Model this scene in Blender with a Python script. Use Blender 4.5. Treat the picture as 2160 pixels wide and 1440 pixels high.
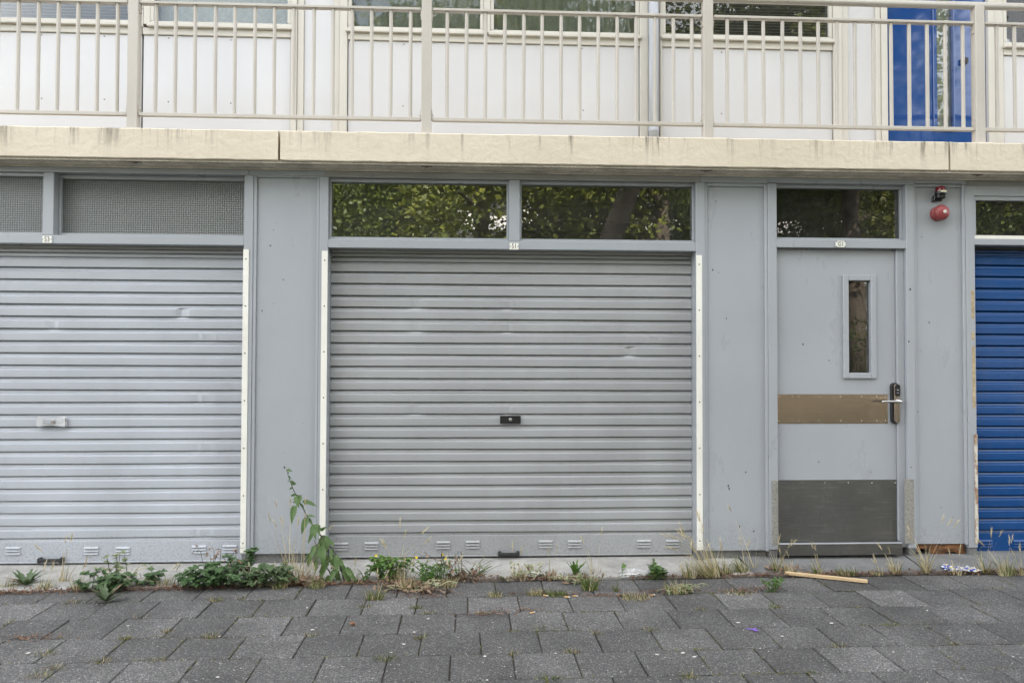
import bpy, bmesh, math, random
from mathutils import Vector, Matrix, noise
R = math.radians
rnd = random.Random(7)
scene = bpy.context.scene
col = scene.collection
for o in list(bpy.data.objects): bpy.data.objects.remove(o)

# ------------------------------------------------------------------ camera
YAW, PITCH, ROLL, FPX = 0.0488783, 0.0225289, -0.0029118, 1612.96
CAM = Vector((0.0, -5.3, 1.4332))
_f = Vector((math.sin(YAW)*math.cos(PITCH), math.cos(YAW)*math.cos(PITCH), math.sin(PITCH)))
_r = Vector((math.cos(YAW), -math.sin(YAW), 0)); _d = _f.cross(_r)
c_, s_ = math.cos(ROLL), math.sin(ROLL)
RT, DN, FW = c_*_r + s_*_d, -s_*_r + c_*_d, _f
cd = bpy.data.cameras.new('camera'); cam = bpy.data.objects.new('camera', cd); col.objects.link(cam)
cam.matrix_world = Matrix(((RT.x, -DN.x, -FW.x, CAM.x), (RT.y, -DN.y, -FW.y, CAM.y), (RT.z, -DN.z, -FW.z, CAM.z), (0, 0, 0, 1)))
cd.sensor_fit = 'HORIZONTAL'; cd.sensor_width = 36.0; cd.lens = FPX/2160*36; cd.clip_start = 0.05; cd.clip_end = 600
scene.camera = cam
def ray(px, py): return FW + RT*((px-1080)/FPX) + DN*((py-720)/FPX)
def at(px, py, Y=0.0):
    d = ray(px, py); return CAM + d*((Y-CAM.y)/d.y)
def gnd(px, py, z=0.0):
    d = ray(px, py); return CAM + d*((z-CAM.z)/d.z)
def X(px, py, Y=0.0): return at(px, py, Y).x
def Z(px, py, Y=0.0): return at(px, py, Y).z

# ------------------------------------------------------------------ sky, sun, exposure
SUN_EL, SUN_AZ = R(42), R(8)                      # the sun stands behind the building: the facade lies in open shade
world = bpy.data.worlds.new('World'); scene.world = world; world.use_nodes = True
wn, wl = world.node_tree.nodes, world.node_tree.links
wn.clear()
wo = wn.new('ShaderNodeOutputWorld'); bg = wn.new('ShaderNodeBackground'); sky = wn.new('ShaderNodeTexSky')
sky.sky_type = 'NISHITA'; sky.sun_disc = False; sky.sun_elevation = SUN_EL; sky.sun_rotation = SUN_AZ
sky.dust_density = 2.0; sky.air_density = 1.0
tc = wn.new('ShaderNodeTexCoord'); nz = wn.new('ShaderNodeTexNoise'); nz.inputs['Scale'].default_value = 2.2
nz.inputs['Detail'].default_value = 6; rp = wn.new('ShaderNodeValToRGB')
rp.color_ramp.elements[0].color = (.27, .27, .27, 1); rp.color_ramp.elements[0].position = .42; rp.color_ramp.elements[1].position = .70
mxw = wn.new('ShaderNodeMix'); mxw.data_type = 'RGBA'; mxw.inputs[7].default_value = (11.0, 10.9, 10.8, 1)
wl.new(tc.outputs['Generated'], nz.inputs['Vector']); wl.new(nz.outputs[0], rp.inputs[0]); wl.new(rp.outputs[0], mxw.inputs[0])
wl.new(sky.outputs[0], mxw.inputs[6]); wl.new(mxw.outputs[2], bg.inputs[0]); bg.inputs[1].default_value = 0.14
wl.new(bg.outputs[0], wo.inputs[0])
sl = bpy.data.lights.new('sun', 'SUN'); so = bpy.data.objects.new('sun', sl); col.objects.link(so)
sl.energy = 5.0; sl.angle = R(0.5); sl.color = (1.0, .95, .86)
sd = Vector((math.sin(SUN_AZ)*math.cos(SUN_EL), math.cos(SUN_AZ)*math.cos(SUN_EL), math.sin(SUN_EL)))
so.rotation_euler = sd.to_track_quat('Z', 'Y').to_euler(); so.location = (0, 0, 30)
vs = scene.view_settings; vs.view_transform = 'Standard'; vs.look = 'None'; vs.gamma = 1; vs.use_curve_mapping = False
vs.exposure = 1.86
scene.render.engine = 'CYCLES'

# ------------------------------------------------------------------ materials
def nmat(name):
    m = bpy.data.materials.new(name); m.use_nodes = True
    return m, m.node_tree.nodes, m.node_tree.links, m.node_tree.nodes['Principled BSDF']
def noise_node(n, l, scale, detail=4, rough=.55, vec=None, stretch=None, obj=True):
    t = n.new('ShaderNodeNewGeometry'); src = t.outputs['Position']
    if stretch:
        mp = n.new('ShaderNodeMapping'); mp.inputs['Scale'].default_value = stretch; l.new(src, mp.inputs[0]); src = mp.outputs[0]
    q = n.new('ShaderNodeTexNoise'); q.inputs['Scale'].default_value = scale; q.inputs['Detail'].default_value = detail
    q.inputs['Roughness'].default_value = rough; l.new(src, q.inputs['Vector']); return q
def ramp(n, l, src, a, b, ca, cb):
    r = n.new('ShaderNodeValToRGB'); e = r.color_ramp.elements
    e[0].position, e[1].position = a, b; e[0].color = (*ca, 1) if len(ca) == 3 else ca; e[1].color = (*cb, 1) if len(cb) == 3 else cb
    l.new(src, r.inputs[0]); return r
def mix(n, l, fac, a, b, mode='MIX'):
    m = n.new('ShaderNodeMix'); m.data_type = 'RGBA'; m.blend_type = mode
    for i, v in ((0, fac), (6, a), (7, b)):
        if hasattr(v, 'links') or hasattr(v, 'is_linked'): l.new(v, m.inputs[i])
        else: m.inputs[i].default_value = v if i == 0 else ((*v, 1) if len(v) == 3 else v)
    return m.outputs[2]
def bump(n, l, p, height, strength=.2, dist=.01):
    b = n.new('ShaderNodeBump'); b.inputs['Strength'].default_value = strength; b.inputs['Distance'].default_value = dist
    l.new(height, b.inputs['Height']); l.new(b.outputs[0], p.inputs['Normal'])
BLK, WHT = (0, 0, 0), (1, 1, 1)
def paint(name, base, rough=.4, dirt=(.16, .15, .13), dirt_amt=.35, speck=.5, wave=.0, var=.1, spec=.5, lowdirt=False, scuff=0.0):
    """weathered gloss paint: slow tone drift, small scattered dirt specks, faint ripple"""
    m, n, l, p = nmat(name)
    a = noise_node(n, l, 1.3, 5); tone = ramp(n, l, a.outputs[0], .3, .7, tuple(v*(1-var) for v in base), tuple(min(1, v*(1+var)) for v in base))
    s = noise_node(n, l, 46, 3, .6); sm = ramp(n, l, s.outputs[0], .70, .76, BLK, (speck,)*3)
    c = mix(n, l, sm.outputs[0], tone.outputs[0], dirt)
    g = noise_node(n, l, 4.5, 8, .68, stretch=(1, 1, .35)); gm = ramp(n, l, g.outputs[0], .50, .90, BLK, (dirt_amt,)*3)
    c = mix(n, l, gm.outputs[0], c, dirt)
    if scuff:                                     # short pale scratches and rubbed marks
        q = noise_node(n, l, 7, 9, .72, stretch=(.55, 1, 5)); qm = ramp(n, l, q.outputs[0], .66, .72, BLK, (scuff,)*3); c = mix(n, l, qm.outputs[0], c, tuple(min(.8, v*1.7+.05) for v in base))
    if lowdirt:                                   # splashed grit on the foot of the panels
        t = n.new('ShaderNodeNewGeometry'); sp = n.new('ShaderNodeSeparateXYZ'); l.new(t.outputs['Position'], sp.inputs[0])
        zr = ramp(n, l, sp.outputs['Z'], .08, .34, WHT, BLK)
        k = noise_node(n, l, 75, 6, .75); km = ramp(n, l, k.outputs[0], .48, .66, BLK, (.5,)*3)
        fm = n.new('ShaderNodeMath'); fm.operation = 'MULTIPLY'; l.new(zr.outputs[0], fm.inputs[0]); l.new(km.outputs[0], fm.inputs[1])
        c = mix(n, l, fm.outputs[0], c, (.13, .125, .115))
    l.new(c, p.inputs['Base Color'])
    rr = ramp(n, l, g.outputs[0], .3, .8, (rough*.95,)*3, (min(1, rough*1.12),)*3); l.new(rr.outputs[0], p.inputs['Roughness'])
    p.inputs['Specular IOR Level'].default_value = spec
    h = noise_node(n, l, 9 if wave else 160, 3); bump(n, l, p, h.outputs[0], .12 if not wave else wave, .004)
    return m
def simple(name, base, rough=.5, metal=0.0, scale=30, var=.12, bs=.1, spec=.5, stretch=None):
    m, n, l, p = nmat(name)
    a = noise_node(n, l, scale, 5, stretch=stretch)
    t = ramp(n, l, a.outputs[0], .3, .7, tuple(v*(1-var) for v in base), tuple(min(1, v*(1+var)) for v in base))
    l.new(t.outputs[0], p.inputs['Base Color']); p.inputs['Roughness'].default_value = rough; p.inputs['Metallic'].default_value = metal
    p.inputs['Specular IOR Level'].default_value = spec
    if bs: bump(n, l, p, a.outputs[0], bs, .004)
    return m
M = {}
M['grey'] = paint('grey_paint', (.345, .362, .385), .28, lowdirt=True, dirt_amt=.06, var=.05)
M['grey_dark'] = paint('grey_paint_aged', (.30, .298, .285), .45, dirt_amt=.3)
M['shutter'] = paint('shutter_paint', (.325, .33, .335), .18, scuff=.5, dirt_amt=.25, speck=.35, wave=.10, lowdirt=True)
M['shutter53'] = paint('pale_shutter_paint', (.405, .424, .458), .24, scuff=.35, dirt_amt=.18, speck=.35, wave=.08, lowdirt=True)
M['blue_shutter'] = paint('blue_shutter_paint', (.005, .058, .205), .22, scuff=.3, dirt=(.10, .13, .2), dirt_amt=.25, speck=.3, wave=.10)
M['white_strip'] = paint('cream_strip_paint', (.78, .76, .69), .4, dirt_amt=.4, speck=.45, var=.06, lowdirt=True)
M['white_upper'] = paint('white_panel', (.56, .55, .55), .2, dirt_amt=.0, speck=.12, var=.04)
M['trim'] = paint('beige_trim_paint', (.55, .52, .46), .4, dirt_amt=.12, speck=.2, var=.06)
M['rail'] = paint('railing_paint', (.50, .458, .402), .36, dirt_amt=.25, speck=.35, var=.06)
M['blue_door'] = paint('gloss_blue_paint', (.008, .05, .20), .05, dirt=(.02, .06, .2), dirt_amt=.1, speck=.0, wave=.03, var=.04, spec=.9)
M['lock_grey'] = simple('lock_grey', (.50, .505, .51), .4, bs=.05)
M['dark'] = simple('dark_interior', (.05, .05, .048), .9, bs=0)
M['interior'] = simple('garage_plaster', (.22, .21, .2), .9, scale=3, bs=0)
M['black'] = simple('black_plastic', (.012, .012, .013), .35, bs=.05)
M['rubber'] = simple('black_rubber', (.02, .02, .02), .7, bs=.05)
M['red'] = simple('red_plastic', (.27, .05, .05), .42, bs=.05, scale=18)
M['red_lens'] = simple('red_lens', (.16, .008, .012), .15, bs=0)
M['label'] = simple('cream_label', (.72, .66, .48), .5, bs=0)
M['enamel'] = simple('white_enamel', (.78, .77, .70), .3, bs=0)
M['ink'] = simple('dark_ink', (.05, .042, .03), .5, bs=0)
M['zinc'] = simple('zinc_pipe', (.42, .44, .47), .5, scale=14, stretch=(1, 1, .15), var=.15)
M['plate'] = simple('galvanised_guard', (.36, .35, .32), .42, .5, scale=60, var=.22, bs=.15)
M['bracket'] = simple('rusty_bracket', (.15, .11, .085), .8, scale=60, var=.4)
M['wood'] = simple('fresh_pine', (.56, .41, .235), .55, scale=22, var=.14, stretch=(.08, 1, 1))
M['rot'] = simple('rotten_wood', (.13, .055, .02), .85, scale=36, var=.65, bs=.7, stretch=(.4, 1, 1))
M['soil'] = simple('joint_soil', (.05, .04, .03), .95, scale=60, var=.5, bs=.6)
M['trunk'] = simple('bark', (.09, .07, .05), .9, scale=12, var=.4, bs=.6)
M['asphalt'] = simple('asphalt', (.06, .06, .06), .9, scale=90, var=.3, bs=.4)
M['far_wall'] = simple('far_render', (.62, .60, .57), .8, scale=2, bs=0)
M['chrome'] = simple('brushed_steel', (.62, .60, .57), .22, 1.0, scale=60, var=.05, bs=.02)
M['bronze'] = simple('bronzed_plate', (.36, .30, .26), .25, 1.0, scale=60, var=.06, bs=.02)

def steel(name, base, rough, scratch):
    m, n, l, p = nmat(name)
    a = noise_node(n, l, 3.5, 7, .65); b = noise_node(n, l, 16, 10, .78, stretch=(.35, 1, 4.5)); b2 = noise_node(n, l, 9, 10, .8, stretch=(3.2, 1, .6))
    sc = ramp(n, l, b.outputs[0], .55, .62, BLK, (scratch,)*3); sc2 = ramp(n, l, b2.outputs[0], .56, .62, BLK, (scratch*.6,)*3)
    t = ramp(n, l, a.outputs[0], .3, .75, tuple(v*.9 for v in base), tuple(v*1.08 for v in base))
    c = mix(n, l, sc.outputs[0], t.outputs[0], tuple(min(1, v*1.9) for v in base)); c = mix(n, l, sc2.outputs[0], c, tuple(min(1, v*1.7) for v in base))
    l.new(c, p.inputs['Base Color']); p.inputs['Metallic'].default_value = .95
    r = ramp(n, l, a.outputs[0], .3, .7, (rough*.92,)*3, (rough*1.12,)*3); l.new(r.outputs[0], p.inputs['Roughness'])
    bump(n, l, p, b.outputs[0], .06, .003); return m
M['kick'] = steel('scuffed_steel', (.225, .226, .224), .34, .34)
M['band'] = steel('brass_tinted_steel', (.36, .285, .225), .22, .45)

def concrete_edge():
    m, n, l, p = nmat('painted_slab_edge')
    a = noise_node(n, l, 1.6, 6); t = ramp(n, l, a.outputs[0], .3, .7, (.60, .525, .405), (.675, .595, .475))
    g = n.new('ShaderNodeNewGeometry'); sp = n.new('ShaderNodeSeparateXYZ'); l.new(g.outputs['Position'], sp.inputs[0])
    st = noise_node(n, l, 9, 6, .7, stretch=(1.6, 1, .10)); streak = ramp(n, l, st.outputs[0], .52, .66, BLK, WHT)
    lowf = noise_node(n, l, 1.1, 2, stretch=(1, 1, .01)); patch = ramp(n, l, lowf.outputs[0], .36, .60, (.15,)*3, WHT)
    zt = ramp(n, l, sp.outputs['Z'], 0, 1, BLK, WHT)
    mr = n.new('ShaderNodeMapRange'); l.new(sp.outputs['Z'], mr.inputs[0]); mr.inputs[1].default_value = 2.80; mr.inputs[2].default_value = 2.95; mr.inputs[3].default_value = .12; mr.inputs[4].default_value = 1.0
    m1 = n.new('ShaderNodeMath'); m1.operation = 'MULTIPLY'; l.new(streak.outputs[0], m1.inputs[0]); l.new(mr.outputs[0], m1.inputs[1])
    m2 = n.new('ShaderNodeMath'); m2.operation = 'MULTIPLY'; l.new(m1.outputs[0], m2.inputs[0]); l.new(patch.outputs[0], m2.inputs[1])
    c = mix(n, l, m2.outputs[0], t.outputs[0], (.085, .07, .05))
    mo = noise_node(n, l, 30, 6, .7); mm = ramp(n, l, mo.outputs[0], .60, .74, BLK, (.3,)*3); c = mix(n, l, mm.outputs[0], c, (.42, .35, .24))
    l.new(c, p.inputs['Base Color']); p.inputs['Roughness'].default_value = .7
    h = noise_node(n, l, 22, 7, .6); bump(n, l, p, h.outputs[0], .35, .02); return m
M['slab'] = concrete_edge()
def concrete(name, base, scale=5):
    m, n, l, p = nmat(name)
    a = noise_node(n, l, scale, 9, .7); t = ramp(n, l, a.outputs[0], .3, .72, tuple(v*.6 for v in base), tuple(v*1.2 for v in base))
    b = noise_node(n, l, 150, 3, .7); bm_ = ramp(n, l, b.outputs[0], .35, .7, (.75,)*3, (1.15,)*3)
    c = mix(n, l, 1.0, t.outputs[0], bm_.outputs[0], 'MULTIPLY'); l.new(c, p.inputs['Base Color']); p.inputs['Roughness'].default_value = .9
    bump(n, l, p, b.outputs[0], .5, .006); return m
M['sill'] = concrete('sill_concrete', (.42, .405, .375))
M['sill_dark'] = concrete('dark_sill_concrete', (.19, .19, .185))
M['underside'] = concrete('slab_underside_paint', (.78, .71, .60))
def tile_mat():
    m, n, l, p = nmat('exposed_aggregate_paver')
    oi = n.new('ShaderNodeObjectInfo'); g = n.new('ShaderNodeNewGeometry')
    def nn(s, d=3, r=.6):
        q = n.new('ShaderNodeTexNoise'); q.inputs['Scale'].default_value = s; q.inputs['Detail'].default_value = d; q.inputs['Roughness'].default_value = r
        l.new(g.outputs['Position'], q.inputs['Vector']); return q
    v = n.new('ShaderNodeTexVoronoi'); v.inputs['Scale'].default_value = 210; l.new(g.outputs['Position'], v.inputs['Vector'])
    sp = n.new('ShaderNodeSeparateColor'); l.new(v.outputs['Color'], sp.inputs[0])
    st = ramp(n, l, sp.outputs[0], .0, 1.0, (.045, .045, .047), (.17, .17, .172))
    st.color_ramp.elements.new(.86).color = (.115, .115, .117, 1); st.color_ramp.elements.new(.94).color = (.27, .27, .265, 1)
    big = nn(2.6, 6); bt = ramp(n, l, big.outputs[0], .3, .7, (.72,)*3, (1.25,)*3)
    c = mix(n, l, 1.0, st.outputs[0], bt.outputs[0], 'MULTIPLY'); c = mix(n, l, 1.0, c, oi.outputs['Color'], 'MULTIPLY'); c = mix(n, l, 1.0, c, (1.0, .965, .905), 'MULTIPLY')
    f = nn(70, 4, .7); fm = ramp(n, l, f.outputs[0], .60, .78, BLK, (.5,)*3); c = mix(n, l, fm.outputs[0], c, (.16, .157, .15))
    mo = nn(5, 8, .7); mm = ramp(n, l, mo.outputs[0], .60, .74, BLK, (.5,)*3); c = mix(n, l, mm.outputs[0], c, (.07, .07, .055))
    d2 = nn(1.1, 9, .75); dm = ramp(n, l, d2.outputs[0], .50, .68, WHT, (.68,)*3); c = mix(n, l, 1.0, c, dm.outputs[0], 'MULTIPLY')
    l.new(c, p.inputs['Base Color']); p.inputs['Roughness'].default_value = .78
    bump(n, l, p, v.outputs['Distance'], .55, .004); return m
M['tile'] = tile_mat()
def glass(name, ior=1.55, tint=(.93, .95, .94), rough=0.0, wav=.0, haze=.04):
    m, n, l, p = nmat(name); n.remove(p); out = n['Material Output']
    t = n.new('ShaderNodeBsdfTransparent'); t.inputs[0].default_value = (*tint, 1)
    gl = n.new('ShaderNodeBsdfGlossy'); gl.inputs['Roughness'].default_value = rough
    fr = n.new('ShaderNodeFresnel'); fr.inputs[0].default_value = ior
    if wav:
        h = noise_node(n, l, 3.0, 2); b = n.new('ShaderNodeBump'); b.inputs['Strength'].default_value = wav; b.inputs['Distance'].default_value = .01
        l.new(h.outputs[0], b.inputs['Height']); l.new(b.outputs[0], gl.inputs['Normal'])
    mx = n.new('ShaderNodeMixShader'); l.new(fr.outputs[0], mx.inputs[0]); l.new(t.outputs[0], mx.inputs[1]); l.new(gl.outputs[0], mx.inputs[2])
    df = n.new('ShaderNodeBsdfDiffuse'); df.inputs[0].default_value = (.5, .49, .45, 1); dn = noise_node(n, l, 7, 7, .7); dr = ramp(n, l, dn.outputs[0], .3, .8, (haze*.4,)*3, (haze*1.6,)*3)  # pale diffuse film paints a haze over the dark panes, softening reflections
    m2 = n.new('ShaderNodeMixShader'); l.new(dr.outputs[0], m2.inputs[0]); l.new(mx.outputs[0], m2.inputs[1]); l.new(df.outputs[0], m2.inputs[2])
    l.new(m2.outputs[0], out.inputs[0]); return m
M['glass'] = glass('window_glass', 2.6, wav=.035)
M['glass_up'] = glass('gallery_window_glass', 1.55, wav=.02)
def wired_glass():
    m, n, l, p = nmat('cast_grid_glass')
    t = n.new('ShaderNodeTexCoord'); sp = n.new('ShaderNodeSeparateXYZ'); l.new(t.outputs['Object'], sp.inputs[0])
    def sn(o):
        k = n.new('ShaderNodeMath'); k.operation = 'MULTIPLY'; k.inputs[1].default_value = 2*math.pi/.0155; l.new(sp.outputs[o], k.inputs[0])
        q = n.new('ShaderNodeMath'); q.operation = 'SINE'; l.new(k.outputs[0], q.inputs[0]); return q
    a, b = sn('X'), sn('Z'); mu = n.new('ShaderNodeMath'); mu.operation = 'ADD'; l.new(a.outputs[0], mu.inputs[0]); l.new(b.outputs[0], mu.inputs[1])
    r = ramp(n, l, mu.outputs[0], -.0, 1.0, (.12, .126, .12), (.24, .25, .24)); l.new(r.outputs[0], p.inputs['Base Color'])
    p.inputs['Roughness'].default_value = .16; p.inputs['Specular IOR Level'].default_value = .7
    bump(n, l, p, mu.outputs[0], .3, .003)
    tr = n.new('ShaderNodeBsdfTransparent'); tr.inputs[0].default_value = (.8, .82, .8, 1)
    mx = n.new('ShaderNodeMixShader'); mx.inputs[0].default_value = .22; l.new(p.outputs[0], mx.inputs[1]); l.new(tr.outputs[0], mx.inputs[2])
    l.new(mx.outputs[0], n['Material Output'].inputs[0]); return m
M['wired'] = wired_glass()
def cloth(name, c): return simple(name, c, .9, scale=40, bs=.05)
M['curtain'] = cloth('grey_green_curtain', (.36, .39, .33)); M['blind'] = simple('blind_slats', (.66, .66, .60), .5, bs=0)
M['net'] = cloth('pale_curtain', (.8, .82, .84))  # net in the blue door, and painted sky paleness behind the second window
def leafmat(name, a, b, trans=.25, rough=.5):
    m, n, l, p = nmat(name)
    g = n.new('ShaderNodeNewGeometry'); r = ramp(n, l, g.outputs['Random Per Island'], 0, 1, a, b)
    l.new(r.outputs[0], p.inputs['Base Color']); p.inputs['Roughness'].default_value = rough
    tr = n.new('ShaderNodeBsdfTranslucent'); l.new(r.outputs[0], tr.inputs[0])
    mx = n.new('ShaderNodeMixShader'); mx.inputs[0].default_value = trans; l.new(p.outputs[0], mx.inputs[1]); l.new(tr.outputs[0], mx.inputs[2])
    l.new(mx.outputs[0], n['Material Output'].inputs[0]); return m
M['nettle'] = leafmat('nettle_leaf', (.045, .10, .022), (.11, .18, .048))
M['bramble'] = leafmat('bramble_leaf', (.045, .10, .032), (.13, .20, .085))
M['ivy'] = leafmat('ivy_leaf', (.05, .095, .035), (.14, .19, .09))
M['bright'] = leafmat('fresh_leaf', (.055, .13, .025), (.14, .24, .05))
M['pale_leaf'] = leafmat('wilted_leaf', (.14, .19, .08), (.34, .36, .22))
M['greengrass'] = leafmat('green_blade', (.08, .14, .03), (.22, .26, .09))
M['straw'] = leafmat('dry_blade', (.42, .34, .18), (.78, .70, .48))
M['litter'] = leafmat('leaf_litter', (.06, .028, .015), (.24, .13, .07), 0, .8)
M['deadleaf'] = leafmat('dead_leaf', (.12, .07, .04), (.32, .22, .15), 0, .8)
M['moss'] = leafmat('moss', (.05, .05, .018), (.19, .19, .07), 0, .9)
M['stem'] = simple('green_stem', (.10, .13, .05), .6, bs=0); M['darkstem'] = simple('dark_stem', (.05, .05, .035), .6, bs=0)
M['yellow'] = simple('yellow_petal', (.80, .62, .02), .5, bs=0)
M['treeleaf'] = leafmat('tree_leaf', (.07, .10, .012), (.22, .23, .035), .35)
M['treeleaf_dark'] = leafmat('dark_tree_leaf', (.04, .075, .012), (.15, .18, .03), .3)
M['specks'] = simple('pale_chips', (.60, .58, .54), .7, bs=0)
M['plastic'] = simple('clear_wrap', (.75, .76, .76), .25, bs=0)
M['plastic'].node_tree.nodes['Principled BSDF'].inputs['Alpha'].default_value = .35
M['cable'] = simple('white_cable', (.74, .73, .70), .45, bs=0)
M['purple'] = simple('purple_scrap', (.24, .12, .60), .5, bs=0)
M['tan'] = simple('filter_tan', (.60, .38, .16), .8, bs=0)
M['shell'] = simple('snail_shell', (.30, .13, .06), .4, bs=.1)
M['grass'] = simple('verge_grass', (.06, .09, .02), .9, scale=30, var=.5, bs=.5)
def wrapper_mat():
    m, n, l, p = nmat('printed_wrapper')
    v = noise_node(n, l, 42, 2); r = ramp(n, l, v.outputs[0], .36, .64, (.02, .06, .34), (.72, .76, .82)); r.color_ramp.interpolation = 'CONSTANT'
    r.color_ramp.elements.new(.48).color = (.62, .46, .12, 1); r.color_ramp.elements.new(.53).color = (.75, .77, .8, 1); r.color_ramp.elements.new(.6).color = (.12, .35, .55, 1)
    l.new(r.outputs[0], p.inputs['Base Color']); p.inputs['Roughness'].default_value = .3; return m
M['wrapper'] = wrapper_mat()
def rust_mat():
    m, n, l, p = nmat('rusted_cream_strip')
    a = noise_node(n, l, 30, 7, .7, stretch=(1, 1, .35)); r = ramp(n, l, a.outputs[0], .47, .60, (.60, .57, .50), (.25, .13, .06))
    l.new(r.outputs[0], p.inputs['Base Color']); p.inputs['Roughness'].default_value = .7; bump(n, l, p, a.outputs[0], .4, .004); return m
M['rust'] = rust_mat()
M['filler'] = simple('bare_filler', (.42, .33, .20), .8, scale=40, var=.3)

# ------------------------------------------------------------------ mesh helpers
class MB:
    def __init__(s): s.v, s.f, s.m = [], [], []
    def add(s, vs, fs, mi=0):
        b = len(s.v); s.v += [tuple(v) for v in vs]; s.f += [tuple(i+b for i in f) for f in fs]; s.m += [mi]*len(fs); return s
    def box(s, x0, x1, y0, y1, z0, z1, bev=0.0, mi=0):
        if bev <= 0:
            return s.add([(x0,y0,z0),(x1,y0,z0),(x1,y1,z0),(x0,y1,z0),(x0,y0,z1),(x1,y0,z1),(x1,y1,z1),(x0,y1,z1)],
                         [(0,3,2,1),(4,5,6,7),(0,1,5,4),(1,2,6,5),(2,3,7,6),(3,0,4,7)], mi)
        bm = bmesh.new(); bmesh.ops.create_cube(bm, size=1)
        for v in bm.verts: v.co = Vector(((x0+x1)/2+v.co.x*(x1-x0), (y0+y1)/2+v.co.y*(y1-y0), (z0+z1)/2+v.co.z*(z1-z0)))
        bmesh.ops.bevel(bm, geom=list(bm.edges), offset=bev, segments=1, affect='EDGES')
        return s.bm(bm, mi)
    def bm(s, bm, mi=0):
        bm.verts.index_update(); s.add([v.co.copy() for v in bm.verts], [[v.index for v in f.verts] for f in bm.faces], mi); bm.free(); return s
    def tube(s, pts, rad, seg=8, mi=0, caps=True):
        pts = [Vector(p) for p in pts]; n = len(pts); rad = rad if isinstance(rad, (list, tuple)) else [rad]*n
        vs, fs = [], []
        for i, p in enumerate(pts):
            t = (pts[min(i+1, n-1)]-pts[max(i-1, 0)]).normalized(); a = Vector((0, 0, 1)) if abs(t.z) < .9 else Vector((1, 0, 0))
            u = t.cross(a).normalized(); w = t.cross(u)
            vs += [p+(u*math.cos(k*2*math.pi/seg)+w*math.sin(k*2*math.pi/seg))*rad[i] for k in range(seg)]
        for i in range(n-1):
            for k in range(seg): fs.append((i*seg+k, i*seg+(k+1) % seg, (i+1)*seg+(k+1) % seg, (i+1)*seg+k))
        if caps: fs += [tuple(range(seg))[::-1], tuple(range((n-1)*seg, n*seg))]
        return s.add(vs, fs, mi)
    def lathe(s, prof, origin, axis=(0, -1, 0), seg=20, mi=0):
        ax = Vector(axis).normalized(); a = Vector((0, 0, 1)) if abs(ax.z) < .9 else Vector((1, 0, 0)); u = ax.cross(a).normalized(); w = ax.cross(u); o = Vector(origin)
        vs = [o+ax*h+(u*math.cos(k*2*math.pi/seg)+w*math.sin(k*2*math.pi/seg))*max(r, 1e-4) for r, h in prof for k in range(seg)]
        fs = [(i*seg+k, i*seg+(k+1) % seg, (i+1)*seg+(k+1) % seg, (i+1)*seg+k) for i in range(len(prof)-1) for k in range(seg)]
        return s.add(vs, fs+[tuple(range((len(prof)-1)*seg, len(prof)*seg))], mi)
    def mesh(s, name, mats, smooth=False):
        me = bpy.data.meshes.new(name); me.from_pydata(s.v, [], s.f); me.update()
        for m in (mats if isinstance(mats, (list, tuple)) else [mats]): me.materials.append(M[m] if isinstance(m, str) else m)
        me.polygons.foreach_set('material_index', s.m)
        if smooth: me.polygons.foreach_set('use_smooth', [True]*len(me.polygons))
        return me
    def build(s, name, mats, parent=None, smooth=False, loc=None): return link(name, s.mesh(name, mats, smooth), parent, loc)
def link(name, me, parent=None, loc=None):
    o = bpy.data.objects.new(name, me); col.objects.link(o)
    if parent: o.parent = parent
    if loc is not None: o.location = loc
    return o
def empty(name, loc=(0, 0, 0)):
    o = bpy.data.objects.new(name, None); col.objects.link(o); o.location = loc; o.empty_display_size = .1; return o
def tag(o, label=None, cat=None, group=None, kind=None):
    for k, v in (('label', label), ('category', cat), ('group', group), ('kind', kind)):
        if v: o[k] = v
    return o
def box(name, mat, parent, x0, x1, y0, y1, z0, z1, bev=.002):
    """a box whose origin is at its own centre, so object-space textures differ from piece to piece"""
    c = Vector(((x0+x1)/2, (y0+y1)/2, (z0+z1)/2))
    return MB().box(x0-c.x, x1-c.x, y0-c.y, y1-c.y, z0-c.z, z1-c.z, bev).build(name, mat, parent, loc=c-(parent_loc(parent)))
def parent_loc(p):
    v = Vector((0, 0, 0))
    while p is not None: v += p.location; p = p.parent
    return v
def text_mesh(s, size, mat, squeeze=.75):
    cu = bpy.data.curves.new('txt', 'FONT'); cu.body = s; cu.size = size; cu.align_x = 'CENTER'; cu.align_y = 'CENTER'; cu.extrude = .0006
    o = bpy.data.objects.new('txt', cu); col.objects.link(o); bpy.context.view_layer.update()
    me = bpy.data.meshes.new_from_object(o.evaluated_get(bpy.context.evaluated_depsgraph_get())); bpy.data.objects.remove(o)
    me.transform(Matrix.Diagonal((squeeze, 1, 1, 1))); me.transform(Matrix.Rotation(R(90), 4, 'X')); me.materials.clear(); me.materials.append(M[mat]); return me

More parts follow.
